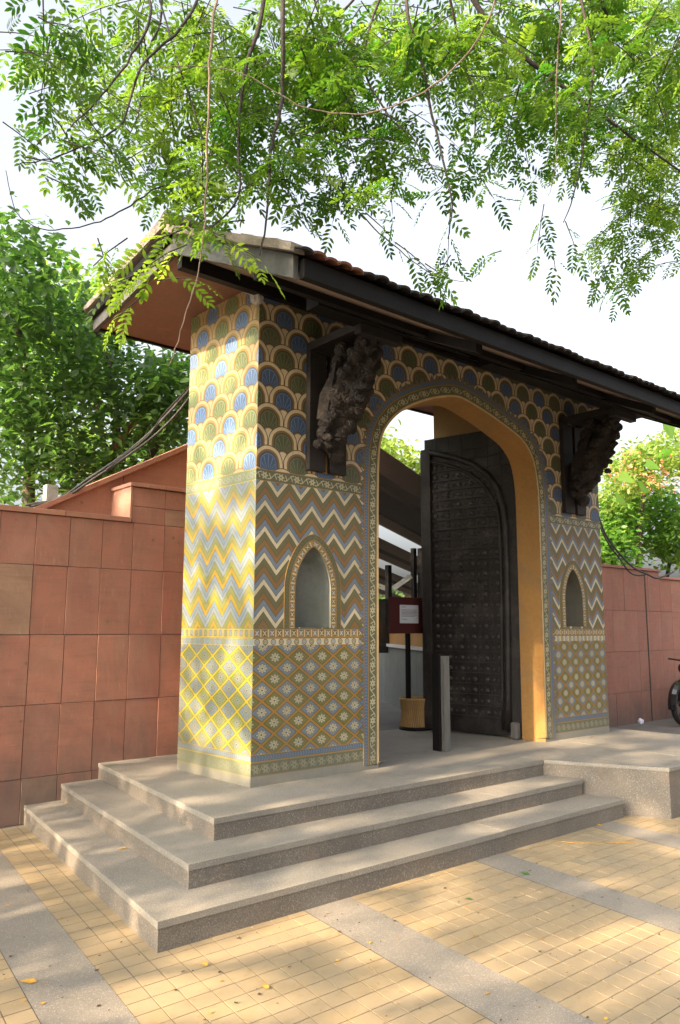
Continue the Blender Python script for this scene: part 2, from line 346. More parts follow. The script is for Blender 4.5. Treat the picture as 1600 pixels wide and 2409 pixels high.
# ------------------------------------------------------------------ ground
ZP=.419; h1=.1495; h2=.285
g=MB(); g.face([(-150,-150,-.012),(150,-150,-.012),(150,150,-.012),(-150,150,-.012)])
tag(g.build('ground',basic('ground_earth',(.16,.13,.09),(.12,.10,.07),3,.9,.3,30)),kind='structure')
pav=empty('pavement'); tag(pav,kind='structure')
g=MB(); g.face([(-14,-14,-.0015),(16,-14,-.0015),(16,1.74,-.0015),(-14,1.74,-.0015)]); g.build('grout_bed',grout,pav)
SK=.113 # paving runs askew: x = c + SK*y
def px2(c,y): return c+SK*y
bands=[(-1.89,-1.553),(-.33,.018),(1.165,1.47),(2.62,2.92),(-3.43,-3.09),(4.05,4.35)]
stepfront=lambda x:-1.30-(x+1.39)*.03
for k,(a,b_) in enumerate(bands):
    g=MB(); 
    pts=[(px2(a,-7),-7),(px2(b_,-7),-7),(px2(b_,1.73),1.73),(px2(a,1.73),1.73)]
    for y0 in range(-7,2):
        y1=min(y0+1,1.73); q=[(px2(a,y0),y0),(px2(b_,y0),y0),(px2(b_,y1),y1),(px2(a,y1),y1)]
        g.face([(x,y,.0025) for x,y in q])
    g.build('terrazzo_band',band,pav)
T=.1165; gaps=[(-3.09,-1.89),(-1.553,-.33),(.018,1.165),(1.47,2.62),(2.92,4.05),(-4.6,-3.43),(4.35,5.6)]
tiles=[]
for (a,b_) in gaps:
    n=max(1,round((b_-a)/T)); tw=(b_-a)/n
    for i in range(n):
        for j in range(-62,15):
            y=j*T; cx=a+(i+.5)*tw
            X=px2(cx,y); 
            d=(Vector((X,y,0))-CAMP); dep=d.dot(fw)
            if dep<1.2: continue
            uu=800+FPX*d.dot(rt)/dep; vv=1204.5-FPX*d.dot(up)/dep
            vis=-60<uu<1660 and 1700<vv<2470
            onstep=(-1.22+ (y+1.3)*.11 <X and X<2.75 and y>-1.2) or (X>3.1 and y>-1.35)
            if onstep: continue
            tiles.append((vis,(dep),X,y,tw))
tiles.sort(key=lambda q:(not q[0],q[1]))
def tilegeo(g,X,y,tw,dz):
    hw=tw/2-.003; hh=T/2-.0024
    def P(sx,sy): return (X+sx*hw+SK*sy*hh,y+sy*hh)
    g.prism([P(-1,-1),P(1,-1),P(1,1),P(-1,1)],-.004,.0012+dz*.5)
base=None; count=0; g=MB()
for vis,dep,X,y,tw in tiles:
    if y>1.7: continue
    if vis and count<290:
        tm=MB(); tilegeo(tm,X,y,tw,rnd.uniform(0,.0012)); tm.build('paving_tile',ytile,pav); count+=1
    elif dep<16: tilegeo(g,X,y,tw,rnd.uniform(0,.0012))
o=g.build('paving_tiles',ytile,pav); tag(o,kind='stuff')
# ------------------------------------------------------------------ steps and platform
st=empty('steps'); tag(st,kind='structure')
def clipx(poly,x0,x1):
    def cl(P,c,sg):
        out=[]
        for i in range(len(P)):
            a,b_=P[i],P[(i+1)%len(P)]; ia=(a[0]-c)*sg>=0; ib=(b_[0]-c)*sg>=0
            if ia: out.append(a)
            if ia!=ib: t=(c-a[0])/(b_[0]-a[0]); out.append((c,a[1]+(b_[1]-a[1])*t))
        return out
    return cl(cl(poly,x0,1),x1,-1)
def slab(name,poly,z0,z1,parent,th=.035,lip=.006,cuts=()):
    cs_=[-99]+list(cuts)+[99]
    big=poly_out(poly,lip)
    for i in range(len(cs_)-1):
        P=clipx(poly,cs_[i]+.0015,cs_[i+1]-.0015); Q=clipx(big,cs_[i]+.0015,cs_[i+1]-.0015); dz=rnd.uniform(-.0015,.0015)
        if len(P)<3: continue
        g=MB(); g.prism(P,z0,z1-th); g.build('riser',riser,parent)
        g=MB(); g.prism(Q,z1-th+dz,z1+dz); g.build(name,tread,parent,bevel=.008)
    return
def poly_out(poly,d):
    n=len(poly); out=[]
    for i in range(n):
        p0=Vector(poly[i-1]);p=Vector(poly[i]);p1=Vector(poly[(i+1)%n])
        e0=(p-p0).normalized();e1=(p1-p).normalized(); n0=Vector((e0.y,-e0.x)); n1=Vector((e1.y,-e1.x))
        b_=(n0+n1); b_=b_/max(.3,b_.dot(n0)); out.append(tuple(p+b_*d))
    return out
slab('tread',[(-1.3905,-1.2862),(2.955,-1.275),(2.6,1.73),(-1.0511,1.73)],-.01,h1,st,cuts=(-.2,1.35))
slab('tread',[(-1.0425,-.9627),(2.845,-.955),(2.6,1.73),(-.7542,1.73)],h1-.03,h2,st,cuts=(.35,1.72))
slab('tread',[(-.688,-.6377),(2.73,-.632),(2.72,1.73),(-.433,1.73)],h2-.03,ZP,st,cuts=(.12,1.2,2.0))
pf=empty('platform'); tag(pf,kind='structure')
slab('platform_slab',[(2.73,-.60),(3.225,-1.56),(5.42,-1.62),(5.24,.4),(5.2,1.73),(2.73,1.73)],-.01,ZP+.001,pf,.03,.008,cuts=(3.9,))
g=MB(); g.box((1.0,1.7315,ZP-.05),(9,12,ZP)); g.build('passage_floor',floorm,pf)
# descending steps on the right of the platform
sd=empty('side_steps'); tag(sd,kind='structure')
for i in range(6):
    x0=5.25+i*.17
    g=MB(); g.box((x0,-2.6,-.01),(x0+.165,1.72,ZP-.045-.05*i)); g.build('step_plank',basic('worn_step_stone',(.10,.09,.08),(.16,.145,.13),6,.8,.4) if i==0 else bpy.data.materials['worn_step_stone'],sd)
    g=MB(); g.box((x0-.006,-2.6,ZP-.044-.05*i),(x0+.02,1.72,ZP-.026-.05*i)); g.build('step_nosing',tread,sd)
g=MB(); g.box((6.26,-2.6,-.01),(16,1.72,.09)); g.build('side_path',basic('worn_path',(.15,.135,.12),(.2,.18,.155),4,.85,.3),sd)
# ------------------------------------------------------------------ boundary walls of red sandstone slabs
lw=empty('sandstone_wall',(-1,1.732,0)); tag(lw,'red sandstone slab wall with stepped coping left of the painted gate','wall')
LWO=Vector((-1,1.732,0))
def slabobj(x0,x1,z0,z1,y,parent,mat,off,name='stone_slab',th=.04,tilt=0):
    g=MB(); gx=.0022; 
    w_=x1-x0-2*gx; h_=z1-z0-2*gx
    c=Vector(((x0+x1)/2,y,(z0+z1)/2))
    g.box((-w_/2,-tilt,-h_/2),(w_/2,th,h_/2))
    return g.build(name,mat,parent,bevel=.002,loc=c-off)
def wallback(x0,x1,z1,y,parent,off,mat):
    g=MB(); g.box((x0-off.x,y+.012,-.01),(x1-off.x,y+.30,z1)); g.build('wall_core',mat,parent)
wallback(-9,.9,2.58,1.732,lw,Vector((-1,0,0))+Vector((0,1.732,0))*0,mortar) if False else None
g=MB(); g.box((-8.0,.012,-.01),(.765,.30,2.56)); g.box((.765,.012,-.01),(2.0,.30,2.90)); g.build('wall_core',grout,lw)
zr=[0,.36,.95,1.53,2.12,2.56]
cols=[-9+.0]+[]
cx=[-.80-.295*k for k in range(26,-1,-1)]+[-.50,-.205,.115,.42,.72,.99]
JT=(.004,-.003,.002,-.004,.001)
for i in range(len(cx)-1):
    for j in range(5):
        jx=rnd.uniform(-.004,.004); slabobj(cx[i]+JT[j],cx[i+1]+JT[j],zr[j],zr[j+1],1.732-rnd.uniform(0,.004)-(.006 if rnd.random()<.1 else 0),lw,sandst,LWO)
for (a,b_) in ((-.223,.115),(.115,.42),(.42,.72),(.72,.99)):
    slabobj(a,b_,2.56,2.72,1.730,lw,sandst,LWO); slabobj(a,b_,2.72,2.90,1.730,lw,sandst,LWO)
for i in range(14):
    x1=-.235-i*.62; g=MB(); g.box((x1-.617+1,-.022,2.563),(x1+1,.32,2.605+rnd.uniform(0,.004))); g.build('coping',sandst2,lw,bevel=.004)
for a,b_ in ((-.26,.10),(.103,.5),(.503,.99)):
    g=MB(); g.box((a+1,-.028,2.905),(b_+1,.45,2.94)); g.build('coping',sandst2,lw,bevel=.004)
g=MB(); g.box((-.245+1,-.004,2.61),(-.224+1,.43,2.903)); g.build('end_slab',sandst2,lw)
# sloping parapet behind the wall
pw=empty('sloping_parapet'); tag(pw,'smooth sandstone parapet rising in a slope behind the stepped wall','parapet')
YP=2.16
A=at_y(100,1196,YP);B=at_y(440,1054,YP); sl_=(B.z-A.z)/(B.x-A.x)
def para(x0,x1):
    z0=A.z+(x0-A.x)*sl_; z1=A.z+(x1-A.x)*sl_
    g=MB(); g.extrude([(x0,YP,1.5),(x1,YP,1.5),(x1,YP,z1),(x0,YP,z0)],(0,.2,0)); g.build('parapet_slab',sandst2,pw)
xm=at_y(291,1110,YP).x
para(A.x-.1,xm-.004); para(xm+.004,B.x+.55)
g=MB(); g.bar((A.x-.12,YP+.09,A.z-.12*sl_+.015),(B.x+.55,YP+.09,A.z+(B.x+.55-A.x)*sl_+.015),.27,.045); g.build('parapet_coping',sandst2,pw)
# right wall
RWO=Vector((8,1.732,0))
rw=empty('sandstone_wall',RWO); tag(rw,'stained red sandstone slab wall behind the motorcycle at the right','wall')
g=MB(); g.box((4.9-8,.012,-.01),(9.55-8,.3,2.56)); g.box((9.55-8,.012,-.01),(16-8,.3,2.44)); g.build('wall_core',grout,rw)
zr2=[-.0,.583,1.225,1.88,2.56]; cx2=[4.9+.385*k for k in range(29)]
for i in range(len(cx2)-1):
    for j in range(4):
        zt=zr2[j+1]; 
        if j==3 and cx2[i]>9.5: zt=2.44
        slabobj(cx2[i],cx2[i+1],zr2[j],zt,1.732-rnd.uniform(0,.006),rw,sandst,RWO)
for a,b_,zz in ((4.9,6.9,2.56),(6.903,9.55,2.56),(9.553,12,2.44),(12.003,15,2.44)):
    g=MB(); g.box((a-8,-.03,zz+.003),(b_-8,.33,zz+.045)); g.build('coping',sandst,rw,bevel=.004)
g=MB(); g.box((1.02,-.012,.0),(1.045,-.004,2.55)); g.build('drain_strip',basic('dark_drain',(.05,.045,.04),(.09,.07,.06),6,.8,.2),rw)
# ------------------------------------------------------------------ the gateway
gate=empty('painted_gateway'); tag(gate,'gateway painted with scales, chevrons and flowered diamonds under a tiled roof','gateway')
arch_pts=[(1.298,.419),(1.30,1.0),(1.303,2.0),(1.308,2.7),(1.314,2.984),(1.329,3.181),(1.37,3.338),(1.453,3.459),(1.58,3.575),(1.753,3.678),(1.977,3.777),(2.163,3.839),(2.32,3.876),(2.42,3.886),(2.53,3.876),(2.779,3.821),(3.014,3.758),(3.285,3.671),(3.42,3.617),(3.51,3.553),(3.585,3.47),(3.628,3.38),(3.66,3.258),(3.683,3.1),(3.69,2.9),(3.69,2.3),(3.685,1.5),(3.678,.419)]
def catmull(pts,n=4):
    out=[]
    for i in range(len(pts)-1):
        p0=pts[max(i-1,0)];p1=pts[i];p2=pts[i+1];p3=pts[min(i+2,len(pts)-1)]
        for k in range(n):
            t=k/n
            out.append(tuple(.5*((2*p1[j])+(-p0[j]+p2[j])*t+(2*p0[j]-5*p1[j]+4*p2[j]-p3[j])*t*t+(-p0[j]+3*p1[j]-3*p2[j]+p3[j])*t**3) for j in range(2)))
    out.append(pts[-1]); return out
mid=catmull(arch_pts[4:-3],3); AR=arch_pts[:4]+mid+arch_pts[-3:]
im=max(range(len(AR)),key=lambda i:AR[i][1]); LC=AR[:im+1]; RC=AR[im:][::-1]
def xon(curve,z):
    for i in range(len(curve)-1):
        z0,z1=curve[i][1],curve[i+1][1]
        if z0<=z<=z1 and z1>z0: return curve[i][0]+(curve[i+1][0]-curve[i][0])*(z-z0)/(z1-z0)
    return None
ZA=AR[im][1]
W3=4.8944
def niche(cx_,z0,hw,zs,zt):
    def half(z):
        if z<z0 or z>zt: return 0
        if z<=zs: return hw
        t=(z-zs)/(zt-zs); return hw*max(0,(1-t**1.9))**.72
    return (cx_,z0,zt,half)
NI=[niche(.579,1.597,.186,1.90,2.255),niche(4.293,1.615,.170,1.90,2.255)]
zs=set([a for a,_,_ in ZB]+[4.385]); zs|={z for _,z in AR}
for nn in NI:
    zs|={nn[1],nn[2]}; zs|={nn[1]+(nn[2]-nn[1])*(1-(1-i/24)**1.6) for i in range(25)}
zs|={.419+.08*i for i in range(50)}
zs=sorted(z for z in zs if .419<=z<=4.385); zz=[zs[0]]
for z in zs[1:]:
    if z-zz[-1]>1e-4: zz.append(z)
def intervals(z,inside):
    # openings at height z; `inside` is a height used for deciding which openings exist in the slice
    cuts=[]
    if inside<ZA: 
        a=xon(LC,min(z,ZA)); b_=xon(RC,min(z,ZA)); cuts.append((a,b_))
    for c,z0,zt,hf in NI:
        if z0<inside<zt: h=hf(min(max(z,z0),zt)); cuts.append((c-h,c+h))
    cuts.sort(); xs=[0]
    for a,b_ in cuts: xs+=[a,b_]
    xs.append(W3); return xs
wl=MB()
for i in range(len(zz)-1):
    z0,z1=zz[i],zz[i+1]; zm=(z0+z1)/2; a,b_,k=zone(zm); x0=intervals(z0,zm); x1=intervals(z1,zm)
    for j in range(0,len(x0),2):
        p=[(x0[j],0,z0),(x0[j+1],0,z0),(x1[j+1],0,z1),(x1[j],0,z1)]
        
        def RU(x,zq):
            if x0[j]<3.4 or k not in (2,5): return zuv(x,zq,a,b_,k)
            return (.09+(x-3.96)*1.093,zq-.027) if k==5 else (.09+(x-4.105)*1.081,zq)
        wl.face(p,k,[RU(q[0],q[2]) for q in p])
NF=len(MF)
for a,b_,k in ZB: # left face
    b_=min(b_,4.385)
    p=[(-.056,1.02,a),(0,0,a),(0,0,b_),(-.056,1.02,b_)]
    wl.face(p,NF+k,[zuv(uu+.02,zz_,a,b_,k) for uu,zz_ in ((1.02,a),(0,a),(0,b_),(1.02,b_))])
for i in range(len(AR)-1): # reveal
    (xa,za),(xb,zb)=AR[i],AR[i+1]
    bk=lambda x,z:(x-.058*min(1,max(0,(x-2.5)/1.0)),.255,z-.03*min(1,max(0,(z-3.2)/.4)))
    wl.face([(xa,0,za),(xb,0,zb),bk(xb,zb),bk(xa,za)],2*NF)
# back of the arch slab
for i in range(len(zz)-1):
    z0,z1=zz[i],zz[i+1]; zm=(z0+z1)/2
    if zm<ZA:
        for lo,cu,sh in ((1.12,LC,0),(3.72,RC,.058)):
            wl.face([(lo,.256,z0),(lo,.256,z1),(xon(cu,min(z1,ZA))-sh,.256,z1),(xon(cu,min(z0,ZA))-sh,.256,z0)],2*NF+1)
wl.face([(1.12,.256,ZA),(1.12,.256,4.385),(3.72,.256,4.385),(3.72,.256,ZA)],2*NF+1)
# pillar masses behind
wl.face([(1.12,.25,.419),(1.12,1.02,.419),(1.12,1.02,4.385),(1.12,.25,4.385)],2*NF+1)
wl.face([(1.12,1.02,.419),(-.056,1.02,.419),(-.056,1.02,4.385),(1.12,1.02,4.385)],2*NF+1)
wl.face([(3.72,1.56,.419),(3.72,.25,.419),(3.72,.25,4.385),(3.72,1.56,4.385)],2*NF+1)
wl.face([(4.8944,1.56,.419),(3.72,1.56,.419),(3.72,1.56,4.385),(4.8944,1.56,4.385)],2*NF+1)
wl.face([(W3,0,.419),(W3,1.56,.419),(W3,1.56,4.385),(W3,0,4.385)],2*NF)
wl.face([(-.056,1.02,4.385),(0,0,4.385),(W3,0,4.385),(W3,1.56,4.385),(3.72,1.56,4.385),(3.72,.256,4.385),(1.12,.256,4.385),(1.12,1.02,4.385)],2*NF)
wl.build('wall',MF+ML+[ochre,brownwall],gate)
g=MB(); g.box((.92,1.025,.40),(1.12,7.5,3.5)); g.build('unseen_shade_wall',brownwall,gate)  # unseen wall, added to block the sun and darken the passage floor
# niches
nichem=[basic('blue_grey_niche_paint',(.16,.17,.155),(.12,.125,.10),3,.7,.12,30,c3=(.2,.22,.22),s3=2),basic('olive_niche_paint',(.085,.08,.06),(.065,.06,.045),3,.7,.12,30)]
for kk,(c,z0,zt,hf) in enumerate(NI):
    g=MB(); zl=[z for z in zz if z0-1e-6<=z<=zt+1e-6]; n=14
    rows=[]
    for z in zl:
        h=hf(z); rows.append([(c-h*math.cos(math.pi*i/n),.19*min(1,h/.12)*math.sin(math.pi*i/n)**.8 if 0<i<n else 0,z) for i in range(n+1)])
    vs=[p for r_ in rows for p in r_]; m_=n+1
    g.add(vs,[(r*m_+i,r*m_+i+1,(r+1)*m_+i+1,(r+1)*m_+i) for r in range(len(rows)-1) for i in range(n)])
    g.add(rows[0],[tuple(range(m_))])
    g.build('niche',nichem[kk],gate,smooth=True)
# painted borders as thin raised bands
def offs(curve,d):
    out=[]
    for i in range(len(curve)):
        a=Vector(curve[max(i-1,0)]);b_=Vector(curve[min(i+1,len(curve)-1)]); t=(b_-a).normalized(); out.append(Vector(curve[i])+Vector((-t.y,t.x))*d)
    return out
def resample(c,step):
    L=[0]
    for i in range(1,len(c)): L.append(L[-1]+(Vector(c[i])-Vector(c[i-1])).length)
    n=int(L[-1]/step); out=[];j=0
    for k in range(n+1):
        s=L[-1]*k/n
        while j<len(L)-2 and L[j+1]<s: j+=1
        t=(s-L[j])/(L[j+1]-L[j]); out.append(Vector(c[j]).lerp(Vector(c[j+1]),t))
    return out
def strip(name,curve,d0,d1,mat,y,parent,flip=False):
    g=MB(); a=offs(curve,d0);b_=offs(curve,d1); s=0
    for i in range(len(curve)-1):
        ds=(Vector(curve[i+1])-Vector(curve[i])).length
        P=[(a[i].x,y,a[i].y),(b_[i].x,y,b_[i].y),(b_[i+1].x,y,b_[i+1].y),(a[i+1].x,y,a[i+1].y)]
        g.face(P,0,[(s,0),(s,1),(s+ds,1),(s+ds,0)]); s+=ds
    # outer edge thickness
        g.face([(b_[i].x,y,b_[i].y),(b_[i].x,0,b_[i].y),(b_[i+1].x,0,b_[i+1].y),(b_[i+1].x,y,b_[i+1].y)],0,[(s,.99)]*4)
    return g.build(name,mat,parent)
ARr=resample([p for p in AR],.03)
ARr=[Vector((p.x,max(p.y,.47))) if i in(0,len(ARr)-1) else p for i,p in enumerate(ARr)]
edgem=basic('cream_arch_edge',(.50,.38,.22),(.42,.30,.14),8,.8,.3,50,c3=(.6,.56,.48),s3=6,thr=(.6,.7))
vineF=mat_vine('arch_vine',FR,.155); leafF=mat_leafband('arch_leaf_band',FR)
ab_=empty('arch_border',parent=gate)
strip('edge_line',ARr,-.001,.020,edgem,-.0035,ab_)
strip('vine_band',ARr,.020,.120,vineF,-.003,ab_)
strip('leaf_band',ARr,.120,.172,leafF,-.0035,ab_)
# saw-tooth of small triangles outside the arch
g=MB(); o1=offs(ARr,.172)
R2=resample([tuple(p) for p in o1],.075)
for i in range(len(R2)-1):
    a,b_=R2[i],R2[i+1]; t=(b_-a).normalized(); n_=Vector((-t.y,t.x)); tip=(a+b_)/2+n_*.062
    if a.y<.66 or b_.y<.66 : continue
    g.face([(a.x,-.0025,a.y),(tip.x,-.0025,tip.y),(b_.x,-.0025,b_.y)],0)
    def S_(p,f): c_=(a+b_+tip)/3; q=c_+(p-c_)*f; return (q.x,-.0035-.001*(1-f),q.y)
    g.face([S_(a,.72),S_(tip,.72),S_(b_,.72)],1 if i%2 else 2)
    g.face([S_(a,.34),S_(tip,.34),S_(b_,.34)],3)
g.build('saw_tooth_border',[mat_flat('border_brown',FR['ring']),mat_flat('border_blue',FR['lblue']),mat_flat('border_green',FR['olive']),mat_flat('border_light',FR['cblue'])],ab_)
for c,z0,zt,hf in NI:
    cur=[(c-hf(z0+1e-4),z0-.004)]+[(c-hf(z),z) for z in [z0+(zt-z0)*(1-(1-i/30)**1.5) for i in range(1,31)]]
    cur=cur+[(2*c-x,z) for x,z in cur[-2::-1]]
    cr=resample(cur,.018); nb=empty('niche_border',parent=gate)
    sqm=bpy.data.materials.get('niche_squares') or mat_squares('niche_squares',FR)
    lbm=bpy.data.materials.get('niche_leaf_band') or mat_leafband('niche_leaf_band',FR,'band','olive')
    strip('square_band',cr,-.002,.056,sqm,-.003,nb); strip('leaf_band',cr,.056,.108,lbm,-.0035,nb)
# broken plaster at the front corner
def lump(name,mat,c,r,parent,seed=0,sub=3,amp=.35,freq=6,sq_=(1,1,1)):
    import bmesh
    bm=bmesh.new(); bmesh.ops.create_icosphere(bm,subdivisions=sub,radius=1)
    for v_ in bm.verts:
        nn=noise.fractal(v_.co*freq*.3+Vector((seed*7.1,seed*3.3,0)),1.0,2.0,4); v_.co*=1+amp*nn
        v_.co=Vector((v_.co.x*r*sq_[0],v_.co.y*r*sq_[1],v_.co.z*r*sq_[2]))+Vector(c)
    me=bpy.data.meshes.new(name); bm.to_mesh(me); bm.free(); me.materials.append(mat); o=bpy.data.objects.new(name,me); COL.objects.link(o)
    if parent: o.parent=parent
    return o
lump('broken_plaster',plaster,(.0,.03,4.30),.075,gate,1,sq_=(.7,.8,1.5)); lump('broken_plaster',plaster,(.10,-.005,4.37),.04,gate,2)
lump('broken_plaster',plaster,(-.015,.12,4.37),.05,gate,4)
# ------------------------------------------------------------------ brackets
def bracket(x0,br_y=-.66):
    br=empty('carved_bracket',(x0,0,2.885),gate)
    # posts on the wall
    for a in (0,.226):
        g=MB(); g.box((a,-.055,0),(a+.178,.002,1.03)); g.build('post',wood,br,bevel=.006)
    g=MB(); g.box((.178,-.012,.0),(.226,-.004,.9)); g.build('backing_strip',ochre,br)
    # arms of the top frame
    for a in (0.0,.34):
        g=MB(); g.box((a,br_y,1.03),(a+.065,.002,1.10)); g.build('arm',wood,br,bevel=.006)
    g=MB(); g.box((-.01,br_y-.05,.985),(.44,br_y+.03,1.065)); g.build('cross_arm',wood,br,bevel=.006)
    g=MB(); g.box((.07,-.60,1.045),(.335,-.05,1.06)); g.build('top_board',wood,br)
    # carved figure as one knobbly strut, from the wall up to the cross arm
    import bmesh
    bm=bmesh.new(); rr=random.Random(3)
    def ball(c,r,sx=1,sy=1,sz=1):
        m_=Matrix.Translation(c)@Matrix.Diagonal((r*sx,r*sy,r*sz,1)); bmesh.ops.create_icosphere(bm,subdivisions=2,radius=1,matrix=m_)
    P0=Vector((.20,-.10,.24));P1=Vector((.20,-.53,.99))
    for i in range(12):
        t=i/11; c=P0.lerp(P1,t); wd=.085+.05*math.sin(math.pi*min(1,t*1.15)); ball(c,wd,1.15,1.0,1.0)
        for s in (-1,1):
            for q in range(2):
                ball(c+Vector((s*(wd*.95+rr.uniform(-.01,.02)),rr.uniform(-.08,.05),rr.uniform(-.03,.03))),rr.uniform(.03,.052))
        ball(c+Vector((rr.uniform(-.04,.04),-wd-.02,rr.uniform(-.02,.03))),rr.uniform(.035,.055))
        ball(c+Vector((rr.uniform(-.07,.07),-wd*.8,rr.uniform(-.04,.02))),rr.uniform(.03,.05))
    # body of a rearing beast on the camera side: neck, head hanging down, horns and a panel
    ball(Vector((.08,-.30,.62)),.065,.9,1,1.1); ball(Vector((.07,-.33,.52)),.05); ball(Vector((.05,-.24,.40)),.055,.8,1,1.4)
    ball(Vector((.04,-.18,.29)),.05,.9,1.2,1.0); ball(Vector((.04,-.25,.24)),.035,.8,1.5,.8); ball(Vector((.02,-.14,.20)),.04)
    ball(Vector((.10,-.20,.33)),.022,1,1,2); ball(Vector((.05,-.42,.74)),.05); ball(Vector((.3,-.33,.55)),.07); ball(Vector((.31,-.22,.38)),.055)
    ball(Vector((.24,-.12,.15)),.075,1,1,1.0); ball(Vector((.30,-.45,.78)),.07); ball(Vector((.32,-.50,.90)),.06)
    for k in range(7): c=Vector((.2,-.06,.30)).lerp(Vector((.2,-.30,.98)),k/6); ball(c,.105,1.15,.9,1); ball(c+Vector((-.10,-.03,.02)),.05,.7,1.1,1.1); ball(c+Vector((.11,-.03,.02)),.05,.7,1.1,1.1)
    for k in range(9): ball(Vector((.045+.012*k,-.36+.03*k,.66-.05*k)),.022,1.2,1,.7)      # mane
    for k in range(6): ball(Vector((.19+.02*math.sin(k),-.62+.045*k*.6,.93-.1*k)),.035,1.3,1,.8)
    for k in range(5): ball(Vector((.335,-.52+.075*k,.84-.12*k)),.036,.7,1.2,1.2)
    ball(Vector((.015,-.20,.265)),.014); ball(Vector((.10,-.30,.22)),.012,1,3,1); ball(Vector((.02,-.31,.225)),.016)
    me=bpy.data.meshes.new('carved_figure'); bm.to_mesh(me); bm.free(); me.materials.append(carvem)
    o=bpy.data.objects.new('carved_figure',me); COL.objects.link(o); o.parent=br
    rm=o.modifiers.new('remesh','REMESH'); rm.mode='VOXEL'; rm.voxel_size=.0085
    tx=bpy.data.textures.get('carving') or bpy.data.textures.new('carving','VORONOI'); tx.noise_scale=.022
    dm=o.modifiers.new('disp','DISPLACE'); dm.texture=tx; dm.strength=.016; dm.mid_level=.5
    g=MB(); g.extrude([(.035,-.10,.42),(.035,-.14,.62),(.035,-.36,.86),(.035,-.24,.44)],(.05,0,0)); g.build('carved_panel',carvem,br)
    return br
bracket(.484); b2=bracket(4.135)
# ------------------------------------------------------------------ roof
rf=empty('roof',(0,0,4.38),gate)
Z4=4.388
XL,XR=-.777,5.68
F0=Vector((-.777,-1.56,3.628)); SLP=(4.38-3.628)/1.56
xs_of=lambda y: XL+ (.157*y/1.79 if y>0 else 0)
# horizontal soffit boards
off=Vector((0,0,4.38))
def R_(g): 
    g.v=[(x,y,z-4.38) for x,y,z in g.v]; return g
yb=1.80
nb_=5; edges=[0.0+yb*i/nb_ for i in range(nb_+1)]
xsp=[-.77,.45,1.67,2.89,4.11,5.66]
for i in range(len(xsp)-1):
    g=MB(); a,b_=xsp[i]+.003,xsp[i+1]-.003
    y0a=.002
    la=xs_of(yb)+.01 if i==0 else a
    g.prism([(a,y0a),(b_,y0a),(b_,yb),(la,yb)],Z4,Z4+.02); R_(g).build('soffit_board',soffitm,rf)
# front slope soffit, from the wall line out to the eave
for i in range(len(xsp)-1):
    g=MB(); a,b_=xsp[i]+.003,xsp[i+1]-.003
    g.extrude([(a,0,4.40),(b_,0,4.40),(b_,-1.53,4.40-1.53*SLP),(a,-1.53,4.40-1.53*SLP)],(0,0,.02)); R_(g).build('soffit_board',bpy.data.materials.get('front_soffit') or basic('front_soffit',(.22,.165,.13),(.17,.125,.10),3,.7,.1,30),rf)
# purlins under the front slope
def purlin(y,x0,x1,h=.09,wd=.08,mat=woodd,dz=0): 
    zt=4.398+y*SLP; g=MB(); g.box((x0,y-wd/2,zt-h-.02+dz),(x1,y+wd/2,zt-.018+dz)); return R_(g).build('purlin',mat,rf)
purlin(-.02,-.74,XR,.10,.07,dz=0)
purlin(-.42,.55,XR,.05,.05)
purlin(-1.0,-.7,XR,.05,.05)
# heavy bracket beams
for x0,x1 in ((.02,.90),(2.0,4.73)):
    g=MB(); za=3.952; g.extrude([(x0,-.75,za),(x1,-.75,za-.005),(x1-.04,-.75,za+.16),(x0,-.75,za+.165)],(0,.15,0)); R_(g).build('bracket_beam',woodd,rf,bevel=.004)
# rafters across the front slope
for x in (.93,2.15,3.45,4.80,5.6):
    g=MB(); g.extrude([(x-.035,-1.5,4.388-1.5*SLP),(x-.035,-.02,4.388-.02*SLP),(x-.035,-.02,4.31-.02*SLP),(x-.035,-1.5,4.31-1.5*SLP)],(.07,0,0)); R_(g).build('rafter',woodd,rf)
# eave fascia
g=MB(); g.box((-.76,-1.60,3.625),(XR,-1.55,3.745)); R_(g).build('fascia',woodd,rf,bevel=.004)
# barge boards of the left verge
g=MB(); g.extrude([(-.80,-1.545,3.625),(-.80,0,4.38),(-.80,0,4.55),(-.80,-1.545,3.775)],(.04,0,0)); R_(g).build('barge_board',greyboard,rf,bevel=.004)
g=MB(); p0=(-.80,.002);p1=(-.645,1.83); g.prism([p0,(p0[0]+.04,.002),(p1[0]+.04,1.83),p1],4.36,4.47); R_(g).build('barge_board',greyboard,rf,bevel=.004)
g=MB(); g.prism([(-.83,.002),(-.79,.002),(-.635,1.86),(-.69,1.86)],4.472,4.53); R_(g).build('verge_batten',woodd,rf)
# back eave board
g=MB(); g.box((-.64,1.80,4.37),(XR,1.84,4.50)); R_(g).build('back_fascia',woodd,rf)
